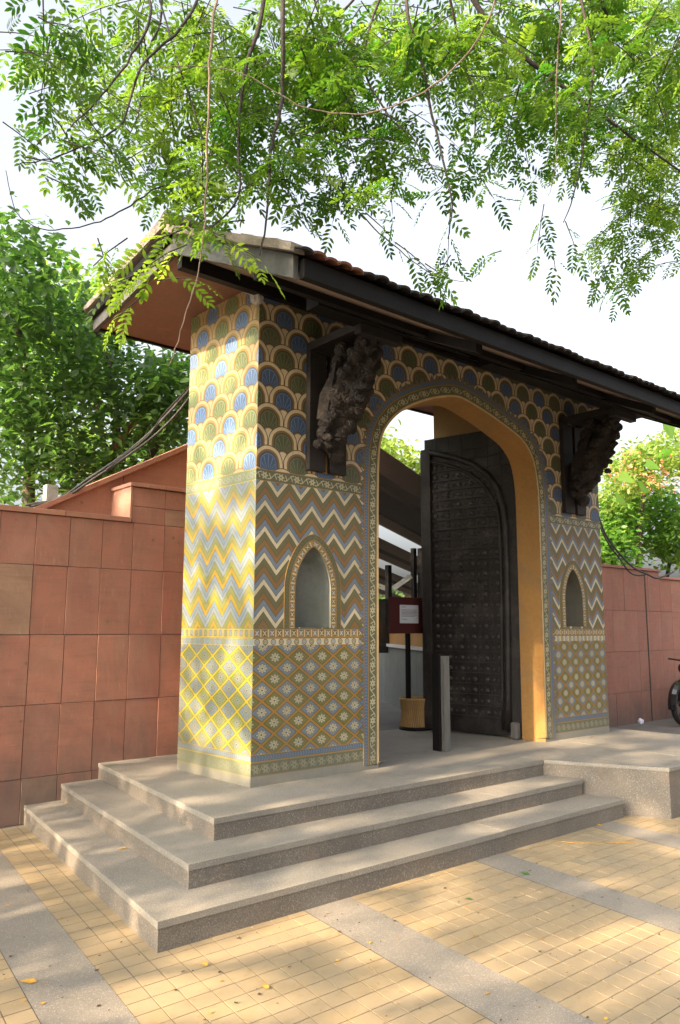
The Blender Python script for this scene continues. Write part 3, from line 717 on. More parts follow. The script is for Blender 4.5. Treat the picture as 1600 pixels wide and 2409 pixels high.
# roofing: corrugated clay tiles, front slope and a shallow back slope
def tilemesh(dirv,nrm,L,name='roof_tile'):
    g=MB(); wd=.10; n=8; th=.014
    d=Vector(dirv).normalized(); nn=Vector(nrm).normalized(); sx=Vector((1,0,0))
    prof=[(-wd/2+wd*i/n, .028*max(0,math.sin(math.pi*(i/n)))**.8+ .004*math.cos(2*math.pi*i/n*1)) for i in range(n+1)]
    for s_,e_ in ((0,L),):
        top=[sx*x+nn*(z+th) for x,z in prof]; bot=[sx*x+nn*z for x,z in prof]
        vs=[*(p for p in top),*(p+d*L-nn*.016 for p in top),*(p for p in bot),*(p+d*L-nn*.016 for p in bot)]
        m_=n+1
        fs=[(i,i+1,m_+i+1,m_+i) for i in range(n)]+[(2*m_+i+1,2*m_+i,3*m_+i,3*m_+i+1) for i in range(n)]+[(i+1,i,2*m_+i,2*m_+i+1) for i in range(n)]+[(m_+i,m_+i+1,3*m_+i+1,3*m_+i) for i in range(n)]
        g.add(vs,fs)
    return g
fd=Vector((0,1,SLP)).normalized(); fn=Vector((0,-SLP,1)).normalized()
tg=tilemesh(fd,fn,.36); tmesh=tg.mesh('roof_tile',tilem); tmesh2=tg.mesh('roof_tile',tiler)
rows_=5; stuff=MB(); cnt=0
for r_ in range(rows_+1):
    y=-1.66+r_*.32*math.cos(math.atan(SLP)); 
    if y>.05: continue
    for i in range(65):
        x=-.84+.10*(i+.5)
        z=4.38+y*SLP+.160
        if r_==0 or (r_<5 and i<20):
            o=bpy.data.objects.new('roof_tile',tmesh2 if i<5+r_ and rnd.random()<.6 else tmesh); COL.objects.link(o); o.parent=rf
            o.location=(x+rnd.uniform(-.004,.004),y+rnd.uniform(-.012,.012),z-4.38+rnd.uniform(-.003,.004)); o.rotation_euler=(0,rnd.uniform(-.02,.02),rnd.uniform(-.02,.02)); cnt+=1
        else:
            b0=Vector((x,y,z-4.38)); stuff.add([Vector(v_)+b0 for v_ in tg.v],tg.f)
fd2=Vector((0,-1,.10)).normalized(); fn2=Vector((0,.10,1)).normalized(); tg2=tilemesh(fd2,fn2,.36)
for r_ in range(6):
    y=1.92-r_*.31
    for i in range(64):
        x=-.73-(0.016*r_)+.10*(i+.5); b0=Vector((x,y,.155+(1.9-y)*.10*.5)); stuff.add([Vector(v_)+b0 for v_ in tg2.v],tg2.f)
o=stuff.build('roof_tiles',tilem,rf); tag(o,kind='stuff')
# mortar verge along the left edge of the front slope
g=MB(); 
for i in range(12):
    t0,t1=i/12,(i+1)/12; ya,yb_=-1.60+1.62*t0,-1.60+1.62*t1; ra,rb=rnd.uniform(0,.012),rnd.uniform(0,.012)
    g.extrude([(-.86,ya,4.38+ya*SLP+.150),(-.86,yb_,4.38+yb_*SLP+.150),(-.86,yb_,4.38+yb_*SLP+.205+rb),(-.86,ya,4.38+ya*SLP+.205+ra)],(.10+ra,0,0))
R_(g).build('mortar_verge',mortar,rf)
g=MB(); g.extrude([(-.88,-.02,4.57),(-.72,1.90,4.545),(-.72,1.90,4.60),(-.88,-.02,4.66)],(.10,0,0)); R_(g).build('mortar_verge',mortar,rf)
g=MB(); g.tube([(-.86+.25*i,.02,4.63+.008*(i%2)) for i in range(26)],.075,8); R_(g).build('ridge_cap',tilem,rf,smooth=True)
# flashing ceiling over the roof void
# ------------------------------------------------------------------ door leaf
H0=Vector((3.655,.43)); H1=Vector((3.655,.43))+ (Vector((3.489,1.157))-H0).normalized()*1.03
ld=(H1-H0).normalized(); ln=Vector((-ld.y,ld.x)); 
if ln.x>0: ln=-ln
leaf=empty('door_leaf',(H0.x,H0.y,.44),gate)
def LP(s,z,n=0): q=ld*s+ln*n; return (q.x,q.y,z-.44)
pn=Vector((ln.x,ln.y,0)); pp=Vector((H0.x,H0.y,0))+pn*.02
def onleaf(u,v):
    P=at_pl(u,v,pp,pn); return (P.x-H0.x)*ld.x+(P.y-H0.y)*ld.y, P.z
LW=1.03; ZT=3.87
npl=7
for i in range(npl):
    s0,s1=-.15+(LW+.15)*i/npl+.002,-.15+(LW+.15)*(i+1)/npl-.002
    g=MB(); g.extrude([LP(s0,.445,-.03),LP(s1,.445,-.03),LP(s1,ZT,-.03),LP(s0,ZT,-.03)],pn*.05); g.build('plank',wooddoor,leaf)
# outer frame on free edge
g=MB(); g.extrude([LP(LW-.10,.44,.02),LP(LW+.02,.44,.02),LP(LW+.02,3.74,.02),LP(LW-.10,3.74,.02)],pn*.05); g.build('stile',wooddoor,leaf,bevel=.006)
g=MB(); g.extrude([LP(LW+.0,.44,-.06),LP(LW+.05,.44,-.06),LP(LW+.05,3.72,-.06),LP(LW,3.72,-.06)],pn*.10); g.build('edge_strip',wooddoor,leaf,bevel=.006)
rib=[onleaf(u,v) for u,v in ((1012,1066),(1045,1072),(1080,1080),(1118,1095),(1150,1118),(1172,1150),(1185,1190),(1191,1240),(1195,1350),(1197,1500),(1198,1640))]
rib=[(s,z) for s,z in rib]; 
def ribx(z): 
    b_=None
    for i in range(len(rib)-1):
        (s0,z0),(s1,z1)=rib[i],rib[i+1]
        if z1<=z<=z0: return s0+(s1-s0)*(z-z0)/(z1-z0 if z1!=z0 else 1)
    return rib[-1][0] if z<rib[-1][1] else LW
g=MB(); g.tube([LP(s,z,.045) for s,z in rib]+[LP(rib[-1][0],.5,.045)],.034,8); g.build('arched_rib',wooddoor,leaf,smooth=True)
g=MB(); g.tube([LP(s+.075,z-.085 if i<6 else z,.035) for i,(s,z) in enumerate(rib) if s+.075<LW]+[LP(rib[-1][0]+.075,.5,.035)],.02,8); g.build('inner_rib',wooddoor,leaf,smooth=True)
z=.62; nrow=0; studs=MB()
while z<3.80:
    lo=ribx(z)+.05 if z<rib[0][1] else .02
    if lo<LW-.14:
        g=MB(); g.extrude([LP(lo,z-.008,.02),LP(LW-.10,z-.008,.02),LP(LW-.10,z+.008,.02),LP(lo,z+.008,.02)],pn*.020); g.build('batten',wooddoor,leaf)
    if lo>.12:
        g=MB(); g.extrude([LP(-.13,z-.008,.02),LP(lo-.1,z-.008,.02),LP(lo-.1,z+.008,.02),LP(-.13,z+.008,.02)],pn*.014); g.build('batten',wooddoor,leaf)
    s=LW-.155
    while s>.05:
        if s>lo+.02 and z<3.55:
            k=round((LW-.155-s)/.078)
            r0=.027 if k%2==0 else .014; zc=z+.052
            c=Vector(LP(s,zc,.02)); 
            ring=[]
            for (rr_,hh) in ((r0,0),(r0*.8,r0*.55),(r0*.35,r0*.95)):
                for q in range(8):
                    t=q*math.pi/4; ring.append(c+Vector((ld.x,ld.y,0))*rr_*math.cos(t)+Vector((0,0,1))*rr_*math.sin(t)+pn*hh)
            studs.add(ring,[(i*8+q,i*8+(q+1)%8,(i+1)*8+(q+1)%8,(i+1)*8+q) for i in range(2) for q in range(8)]+[tuple(16+q for q in range(8))])
        s-=.078
    z+=.118
o=studs.build('studs',basic('stud_metal',(.06,.052,.05),(.035,.03,.03),12,.35,.2),leaf); tag(o,kind='stuff')
# lower timber block and stone by hinge
g=MB(); g.box((3.545,.27,.42),(3.62,.36,.60)); g.build('hinge_stone',basic('dirty_concrete',(.12,.11,.10),(.08,.075,.07),9,.9,.5,50),gate,bevel=.02)
# gate post in the passage
gp=empty('bollard',(2.43,.30,.42)); tag(gp,'dark square timber post standing upright in the gate opening','post')
g=MB(); g.box((-.075,-.03,0),(.0,.07,.925)); g.build('post_body',woodd,gp,bevel=.006)
g=MB(); g.box((-.055,-.075,0),(.028,-.032,.905)); g.build('post_facing',basic('grey_timber',(.14,.135,.125),(.09,.088,.08),8,.8,.4,60,(3,3,.6)),gp,bevel=.004)
# ------------------------------------------------------------------ notice stand in a cane basket
bs=empty('cane_basket',(3.36,1.60,ZP)); tag(bs,'round cane basket holding the notice pole inside the gate','basket')
cane=basic('cane',(.42,.26,.10),(.30,.18,.07),14,.6,.6,40,(1,1,.3))
g=MB()
for k in range(40):
    t=2*math.pi*k/40; pts=[]
    for h_,r_ in ((.03,.17),(.12,.150),(.22,.145),(.34,.165)):
        pts.append((r_*math.cos(t+h_*.9),r_*math.sin(t+h_*.9),h_))
    g.tube(pts,.0115,5)
g.build('cane_wall',cane,bs)
g=MB(); g.lathe([(.185,0),(.19,.02),(.18,.04)],(0,0,0),24); g.build('base_ring',woodd,bs)
g=MB(); g.tube([(.168*math.cos(2*math.pi*k/24),.168*math.sin(2*math.pi*k/24),.35) for k in range(25)],.014,6); g.build('rim',cane,bs)
g=MB(); g.lathe([(.13,.02),(.13,.30)],(0,0,0),16); g.build('filling',basic('sand_fill',(.12,.1,.08),(.1,.08,.06)),bs)
ns=empty('notice_stand',(3.28,1.62,ZP+.30)); tag(ns,'dark red notice board with a white sheet on a pole','notice board')
g=MB(); g.box((-.022,-.022,0),(.022,.022,1.15)); g.build('pole',woodd,ns)
g=MB(); g.box((-.34,-.045,.81),(.34,-.025,1.235)); g.build('board',basic('maroon_board',(.075,.018,.016),(.065,.015,.014),5,.5,.05),ns,bevel=.003)
g=MB(); g.box((-.175,-.049,.93),(.135,-.0455,1.145)); sh=g.build('paper_sheet',basic('white_paper',(.62,.64,.70),(.56,.58,.64),5,.7,.05),ns)
g=MB()
for i,(a,l) in enumerate(((1.118,.07),(1.085,.26),(1.070,.25),(1.055,.27),(1.04,.24),(1.025,.26),(1.01,.22),(.975,.09))):
    g.box((-.15,-.0505,a),(-.15+l,-.0495,a+.005))
g.build('printed_lines',basic('print_ink',(.12,.12,.14),(.1,.1,.12)),sh)
# ------------------------------------------------------------------ courtyard wall and sloping canopy beyond the gate
cw=empty('courtyard_wall'); tag(cw,'low ochre courtyard wall with a white ledge seen through the gate','wall')
Q0=Vector((4.70,3.14));Q1=Vector((5.65,4.67)); qd=(Q1-Q0).normalized(); qn=Vector((qd.y,-qd.x))
def cwall(s0,s1,z0,z1,o0,o1,mat,name):
    g=MB(); a=Q0+qd*s0;b_=Q0+qd*s1
    g.prism([tuple(a-qn*o0),tuple(b_-qn*o0),tuple(b_-qn*o1),tuple(a-qn*o1)][::1],z0,z1); return g.build(name,mat,cw)
dslab=basic('grey_stone_cladding',(.12,.135,.13),(.09,.10,.10),4,.7,.15,40,c3=(.14,.12,.10))
for i in range(20): cwall(-2+.3*i+.004,-2+.3*(i+1)-.004,.419,1.30,0,-.06,dslab,'cladding_slab')
cwall(-2,6,1.30,1.345,.03,-.08,basic('white_ledge',(.42,.42,.42),(.36,.36,.36)),'ledge')
cwall(-2,6,1.345,1.585,-.02,-.12,ochre,'upper_wall')
cn=empty('courtyard_canopy'); tag(cn,'dark timber canopy sloping down behind the gate with pale gaps between boards','canopy')
VPd=ray(1872,1738).normalized()
grayp=basic('grey_ceiling_mesh',(.075,.075,.075),(.055,.055,.055),20,.8,.3,90); brwb=basic('brown_board',(.13,.11,.10),(.10,.085,.075),8,.6,.2,30)
for va,vb,mt,nm in ((1052,1114,woodd,'fascia_beam'),(1112,1137,grayp,'ceiling_panel'),(1136,1152,woodd,'cross_beam'),(1150,1204,grayp,'ceiling_panel'),(1203,1211,woodd,'cross_beam'),(1210,1232,brwb,'ceiling_board'),
                    (1265,1290,brwb,'ceiling_board'),(1289,1300,woodd,'cross_beam'),(1299,1313,brwb,'ceiling_board'),(1335,1353,brwb,'ceiling_board'),(1352,1361,woodd,'cross_beam'),(1360,1372,brwb,'ceiling_board'),(1385,1396,brwb,'ceiling_board')):
    ta=9.0+(va-1052)/50; tb=9.0+(vb-1052)/50
    a=at_d(893,va,ta);b_=at_d(893,vb,tb); L=3.2
    L=.9; p=[a-VPd*L,b_-VPd*L,b_+VPd*7.0,a+VPd*7.0]
    g=MB(); bk=Vector((.35,.8,.1)).normalized()*.12
    g.extrude(p,bk); g.build(nm,mt,cn)
for u0,u1 in ((908,919),(968,978),(985,998)):
    P=at_d((u0+u1)/2,1300,14); wd=(u1-u0)/FPX*14
    g=MB(); g.box((P.x-wd/2,P.y-wd/2,1.62),(P.x+wd/2,P.y+wd/2,at_d(u0,1330 if u0<950 else 1290,14).z)); g.build('canopy_post',woodd,cn)
g=MB(); g.bar(at_d(925,1385,13),at_d(968,1355,13),.08,.08); g.build('diagonal_brace',basic('pale_timber',(.3,.29,.26),(.24,.23,.2)),cn)
# railing above the courtyard wall
rl=empty('railing'); tag(rl,'thin metal railing beyond the courtyard wall left of the notice','railing')
g=MB()
for i in range(14):
    P=at_d(886+i*2.6,1470,12.5); g=MB(); g.box((P.x-.006,P.y-.006,1.2),(P.x+.006,P.y+.006,2.05)); g.build('baluster',steel,rl)
# reddish building glimpsed beyond
fb=empty('far_house'); tag(fb,'small red brick house glimpsed beyond the courtyard railing','house')
P=at_d(898,1440,26); g=MB(); g.box((P.x-2.5,P.y-1,0),(P.x+1.6,P.y+3,2.6)); g.build('house_wall',basic('red_brick_wall',(.42,.17,.11),(.35,.13,.09),10,.9,.2),fb)
g=MB(); g.extrude([(P.x-2.8,P.y-1.3,2.6),(P.x+1.9,P.y-1.3,2.6),(P.x+1.9,P.y+1,3.3),(P.x-2.8,P.y+1,3.3)],(0,0,.1)); g.build('house_roof',tilem,fb)
# ------------------------------------------------------------------ motorcycle at the right edge
mc0=at_y(1607,1652,1.05)
mo=empty('motorcycle',(mc0.x,mc0.y,.09)); tag(mo,'black motorcycle parked against the sandstone wall, its front wheel showing','motorcycle')
WR=.335; 
def wheel(x):
    wh=empty('wheel',(x,0,WR),mo); 
    g=MB(); pts=[(.285*1+.0,-.04),(.315,-.045),(.335,0),(.315,.045),(.285,.04),(.28,0)]
    n=32; vs=[(r_*math.cos(2*math.pi*k/n),h_,r_*math.sin(2*math.pi*k/n)) for r_,h_ in pts for k in range(n)]
    m_=len(pts); g.add(vs,[((i)*n+k,(i)*n+(k+1)%n,((i+1)%m_)*n+(k+1)%n,((i+1)%m_)*n+k) for i in range(m_) for k in range(n)]); g.build('tyre',blackm,wh,smooth=True)
    g=MB(); pts=[(.262,-.03),(.284,-.035),(.284,.035),(.262,.03)]; vs=[(r_*math.cos(2*math.pi*k/n),h_,r_*math.sin(2*math.pi*k/n)) for r_,h_ in pts for k in range(n)]
    g.add(vs,[((i)*n+k,(i)*n+(k+1)%n,((i+1)%4)*n+(k+1)%n,((i+1)%4)*n+k) for i in range(4) for k in range(n)]); g.build('rim',steel,wh)
    for k in range(5):
        t=2*math.pi*k/5+.4; g=MB(); g.bar((.04*math.cos(t),0,.04*math.sin(t)),(.268*math.cos(t),0,.268*math.sin(t)),.035,.03,upv=(0,1,0)); g.build('spoke',steel,wh)
    g=MB(); g.lathe([(.05,-.05),(.055,0),(.05,.05)],(0,0,0),16,'y'); g.build('hub',steel,wh)
wheel(0); wheel(1.28)
glossb=basic('gloss_black_paint',(.012,.013,.015),(.01,.01,.012),4,.15,.0,spec=.6)
g=MB(); n=12
for i in range(n):
    t0=R(40+150*i/n);t1=R(40+150*(i+1)/n); P_=lambda t,r_,y_:(r_*math.cos(t),y_,WR+r_*math.sin(t))
    g.face([P_(t0,.365,-.06),P_(t0,.385,0),P_(t1,.385,0),P_(t1,.365,-.06)]); g.face([P_(t0,.385,0),P_(t0,.365,.06),P_(t1,.365,.06),P_(t1,.385,0)])
g.build('front_fender',glossb,mo,smooth=True)
for s in (-.075,.075):
    g=MB(); g.tube([(0,s,WR),(.22,s,.95)],.022,8); g.build('fork_leg',steel,mo,smooth=True)
g=MB(); g.tube([(.24,-.32,1.02),(.22,-.1,1.0),(.22,.1,1.0),(.24,.32,1.02)],.014,8); g.build('handlebar',blackm,mo)
lump('fuel_tank',glossb,(.52,0,.82),.2,mo,3,3,.03,sq_=(1.3,.7,.7)); lump('engine',steel,(.6,0,.42),.2,mo,4,3,.25,sq_=(1.1,.7,.9))
lump('seat',blackm,(.98,0,.80),.2,mo,5,3,.03,sq_=(1.6,.6,.35)); lump('headlight',glossb,(.12,0,.88),.1,mo,6,3,.02)
g=MB(); g.tube([(.22,0,.9),(.5,0,.55),(.8,0,.35),(1.28,0,WR)],.03,8); g.build('frame',steel,mo)
# litter ball
P=at_z(1508,1697,.13); P=at_y(1508,1697,.9)
lb=lump('paper_ball',basic('crumpled_paper',(.6,.58,.68),(.5,.48,.58)),(P.x,P.y,P.z),.045,None,9,2,.3); tag(lb,'crumpled pale paper ball lying by the foot of the right wall','litter')
# ------------------------------------------------------------------ cables
def cable(name,pts,r,label,cat='cable',sub=6):
    P=[Vector(p) for p in pts]; out=[]
    for i in range(len(P)-1):
        p0=P[max(i-1,0)];p1=P[i];p2=P[i+1];p3=P[min(i+2,len(P)-1)]
        for k in range(sub):
            t=k/sub; out.append(.5*((2*p1)+(p2-p0)*t+(2*p0-5*p1+4*p2-p3)*t*t+(3*p1-p0-3*p2+p3)*t**3))
    out.append(P[-1]); g=MB(); g.tube(out,r,6); o=g.build(name,cablem,smooth=True); return tag(o,label,cat)
cable('cable',[at_y(u,v,y) for u,v,y in ((60,1188,2.3),(140,1172,2.2),(210,1125,2.1),(280,1078,2.0),(345,1025,1.9),(400,968,1.75),(450,912,1.5))],.014,'upper black cable sagging from the gate down to the left wall')
cable('cable',[at_y(u,v,y) for u,v,y in ((75,1191,2.2),(150,1171,2.15),(215,1130,2.05),(285,1083,1.95),(350,1036,1.85),(405,985,1.7),(450,930,1.5))],.012,'lower black cable strung just beneath the other one, left of the gate')
cable('cable',[at_y(u,v,1.65) for u,v in ((250,1105),(310,1058),(352,1022),(385,975),(450,905))],.007,'thin grey wire twisted beside the cables at the left')
cable('cable',[at_y(u,v,1.5) for u,v in ((1408,1215),(1425,1258),(1455,1300),(1490,1335),(1525,1352),(1548,1360),(1585,1345))],.016,'thicker black cable looping down the right side of the gate onto the wall')
cable('cable',[at_y(u,v,1.55) for u,v in ((1412,1240),(1432,1280),(1462,1320),(1480,1345),(1500,1354),(1525,1350))],.012,'thin black cable hanging in a small loop over the right wall')
ps=MB(); P=at_y(122,1185,3.2); ps.box((P.x-.06,P.y,1.5),(P.x+.06,P.y+.12,at_y(122,1140,3.2).z)); tag(ps.build('concrete_post',plaster),'short pale concrete post in the shrubs behind the left wall','post')
# ------------------------------------------------------------------ foliage
def leafmat(name,c1,c2,trans,tw=.5,rough=.45):
    m,t,b=newmat(name,rough); b.inputs['Specular IOR Level'].default_value=.35
    at=t.nodes.new('ShaderNodeAttribute'); at.attribute_name='tint'; tf=N(t,at.outputs['Fac'])
    c=cmix(t,tf,c1,c2); t.links.new(c.k,b.inputs['Base Color'])
    tr=t.nodes.new('ShaderNodeBsdfTranslucent'); ct=cmix(t,tf,trans[0],trans[1]); t.links.new(ct.k,tr.inputs[0])
    ms=t.nodes.new('ShaderNodeMixShader'); ms.inputs[0].default_value=tw
    t.links.new(b.outputs[0],ms.inputs[1]); t.links.new(tr.outputs[0],ms.inputs[2]); t.links.new(ms.outputs[0],t.nodes['Material Output'].inputs[0])
    return m
def mesh_np(name,V,F,tint,mat,parent=None):
    me=bpy.data.meshes.new(name); nv=len(V); nf=len(F); k=F.shape[1]
    me.vertices.add(nv); me.vertices.foreach_set('co',V.astype(np.float32).ravel())
    me.loops.add(nf*k); me.loops.foreach_set('vertex_index',F.astype(np.int32).ravel())
    me.polygons.add(nf); me.polygons.foreach_set('loop_start',np.arange(nf,dtype=np.int32)*k); me.polygons.foreach_set('loop_total',np.full(nf,k,dtype=np.int32))
    at=me.attributes.new('tint','FLOAT','POINT'); at.data.foreach_set('value',tint.astype(np.float32))
    me.materials.append(mat); me.update(calc_edges=True); me.validate()
    o=bpy.data.objects.new(name,me); COL.objects.link(o)
    if parent: o.parent=parent
    return o
def frames(D,upn):
    D=D/np.linalg.norm(D,axis=1,keepdims=True); Sx=np.cross(D,upn); Sx/=np.linalg.norm(Sx,axis=1,keepdims=True)+1e-9; Nn=np.cross(Sx,D); return D,Sx,Nn
def leaves_np(pos,D,upn,size,tmpl,faces,tints):
    """place template leaves (y along leaf, x across, z normal)"""
    D,Sx,Nn=frames(D,upn); n=len(pos); k=len(tmpl)
    V=pos[:,None,:]+size[:,None,None]*(tmpl[None,:,1:2]*D[:,None,:]+tmpl[None,:,0:1]*Sx[:,None,:]+tmpl[None,:,2:3]*Nn[:,None,:])
    F=(np.arange(n)[:,None,None]*k+faces[None]).reshape(-1,faces.shape[1])
    return V.reshape(-1,3),F,np.repeat(tints,k)
# single ovate leaf (folded along the midrib)
OV=np.array([(0,0,0),(-.24,.35,.05),(-.20,.7,.04),(0,1,-.08),(.20,.7,.04),(.24,.35,.05),(0,.45,0)],float)
OVF=np.array([(0,6,1,1),(1,6,3,2),(0,5,6,6),(5,4,3,6)]); OVF=np.array([(0,6,2,1),(6,3,2,2),(0,5,4,6),(6,4,3,3)])
OVT=np.array([(0,6,1),(1,6,2),(2,6,3),(0,5,6),(5,4,6),(4,3,6)])
# pinnate leaf: pairs of leaflets on a drooping stalk
def pinnate(pairs=8,ll=.22,wd=.036,ang=62,droop=.18,term=True,seed=1):
    rr=random.Random(seed); V=[];F=[]
    def leaflet(b_,d,L):
        d=Vector(d).normalized(); s=Vector((-d.y,d.x,0)); k=len(V); dz=rr.uniform(-.02,.01)
        V.extend([b_, b_+d*L*.35+s*wd+Vector((0,0,.012)), b_+d*L*.72+s*wd*.85+Vector((0,0,dz)), b_+d*L+Vector((0,0,dz-.03)), b_+d*L*.72-s*wd*.85+Vector((0,0,dz)), b_+d*L*.35-s*wd+Vector((0,0,.012))])
        F.extend([(k,k+1,k+5),(k+1,k+2,k+5),(k+2,k+4,k+5),(k+2,k+3,k+4)])
    for i in range(pairs):
        t=.14+.80*i/(pairs-1); p=Vector((0,t,-droop*t*t)); L=ll*(1-.35*abs(t-.5)*1.2)*rr.uniform(.88,1.08)
        a=R(ang+rr.uniform(-9,9)-18*t)
        for s in (-1,1):
            if rr.random()<.04: continue
            leaflet(p+Vector((0,rr.uniform(-.012,.012),0)),(s*math.sin(a),math.cos(a),0),L)
    if term: leaflet(Vector((0,.97,-droop)),(0,1,-.1),ll*.9)
    k=len(V); V.extend([Vector((-.006,0,0)),Vector((.006,0,0)),Vector((.004,.5,-droop*.25)),Vector((-.004,.5,-droop*.25)),Vector((.003,1,-droop)),Vector((-.003,1,-droop))])
    F.extend([(k,k+1,k+2),(k,k+2,k+3),(k+3,k+2,k+4),(k+3,k+4,k+5)])
    return np.array([tuple(v_) for v_ in V]),np.array(F)
PIN=[pinnate(6,.34,.052,seed=1),pinnate(5,.38,.060,seed=2,droop=.3),pinnate(7,.31,.046,seed=3,droop=.25)]
PINC=[pinnate(5,.36,.075,seed=4),pinnate(4,.42,.085,seed=5)]
barkd=basic('dark_bark',(.055,.045,.04),(.035,.03,.027),10,.9,.5,50)
barkt=basic('tan_bark',(.22,.16,.12),(.15,.11,.085),14,.85,.4,60)
barkb=basic('brown_bark',(.12,.085,.06),(.07,.05,.04),8,.9,.6,40,(2,2,.5))
leafG=leafmat('pinnate_leaf',(.032,.080,.012),(.11,.18,.02),((.055,.19,.010),(.40,.58,.04)),.56)
leafD=leafmat('dark_ovate_leaf',(.045,.085,.028),(.085,.16,.04),((.08,.21,.03),(.2,.40,.05)),.42,.35)
leafL=leafmat('bright_leaf',(.06,.16,.025),(.16,.25,.045),((.15,.38,.035),(.40,.52,.08)),.5)
leafY=leafmat('yellow_green_leaf',(.11,.20,.035),(.20,.25,.06),((.28,.45,.06),(.45,.52,.10)),.5)
redf=leafmat('reddish_flower',(.45,.13,.07),(.6,.28,.15),((.5,.15,.1),(.6,.3,.2)),.3)
def spray(twigs,mat,parent,name,pin=PIN,leaf=(.135,.19),step=.05,twigmat=barkd,tint=(0,1),seed=3,wood_r=.0045):
    """twigs: list of (start, dir, length). compound leaves set alternately along drooping twigs"""
    rs=np.random.RandomState(seed); VV=[];FF=[];TT=[];base=0; g=MB()
    groups=[[] for _ in pin]
    for (p,d,L) in twigs:
        p=Vector(p);d=Vector(d).normalized(); n=max(3,int(L/step)); pts=[]; tb=rs.uniform(*tint)
        q=p.copy()
        for i in range(n+1):
            pts.append(q.copy()); dd=(d+Vector((0,0,-.5*(i/n)**1.5))).normalized(); q=q+dd*(L/n)
            if i>0:
                sd_=dd.cross(Vector((0,0,1))); 
                if sd_.length<.1: sd_=Vector((1,0,0))
                sd_=sd_.normalized()*(1 if i%2 else -1)
                ld_=(dd*.55+sd_*rs.uniform(.6,1.1)+Vector((0,0,rs.uniform(-.75,.15)))).normalized()
                if i==n: ld_=dd
                groups[rs.randint(len(pin))].append((pts[-1],ld_,rs.uniform(*leaf),min(1,max(0,tb+rs.uniform(-.2,.2)))))
        g.tube(pts[::2]+[pts[-1]] if len(pts)%2==0 else pts[::2],[wood_r*(1-.6*i/max(1,len(pts[::2]))) for i in range(len(pts[::2])+(1 if len(pts)%2==0 else 0))],4)
    for gi,gr in enumerate(groups):
        if not gr: continue
        T_,Fc=pin[gi]
        pos=np.array([tuple(a[0]) for a in gr]);D=np.array([tuple(a[1]) for a in gr]);sz=np.array([a[2] for a in gr]);ti=np.array([a[3] for a in gr])
        upn=np.tile(np.array([0,0,1.]),(len(gr),1))+rs.normal(0,.35,(len(gr),3))
        V,F,t_=leaves_np(pos,D,upn,sz,T_,Fc,ti); VV.append(V);FF.append(F+base);TT.append(t_);base+=len(V)
    o=mesh_np(name,np.concatenate(VV),np.concatenate(FF),np.concatenate(TT),mat,parent)
    tag(g.build('twigs',twigmat,parent),kind='stuff')
    return o
def curve3(P,sub=5):
    P=[Vector(p) for p in P]; out=[]
    for i in range(len(P)-1):
        p0=P[max(i-1,0)];p1=P[i];p2=P[i+1];p3=P[min(i+2,len(P)-1)]
        for k in range(sub):
            t=k/sub; out.append(.5*((2*p1)+(p2-p0)*t+(2*p0-5*p1+4*p2-p3)*t*t+(3*p1-p0-3*p2+p3)*t**3))
    out.append(P[-1]); return out
# --- overhanging tree: trunk to the right of the viewpoint, crown reaching over the gate
TR=Vector((1.2,-6.3,0)); ot=empty('overhanging_tree',TR); tag(ot,'feathery leaved tree whose branches hang over the gate roof from above','tree')
def rel(P): return [Vector(p)-TR for p in P]
fork=Vector((1.1,-5.6,5.6))
g=MB(); g.tube(rel(curve3([TR+Vector((0,0,-.1)),(1.25,-6.2,2),(1.15,-5.9,4),fork])),[.28-.009*i for i in range(16)],12); g.build('trunk',barkb,ot,smooth=True)
hubs=[at_d(300,-250,7.0),at_d(640,-260,6.6),at_d(1000,-260,6.4),at_d(1300,-260,6.6),at_d(1750,-150,7.2)]
for h in hubs:
    g=MB(); md=fork.lerp(h,.5)+Vector((0,0,.7)); n=11
    g.tube(rel(curve3([fork,md,h],5)),[.12-.008*i for i in range(n)],8); g.build('limb',barkd,ot,smooth=True)
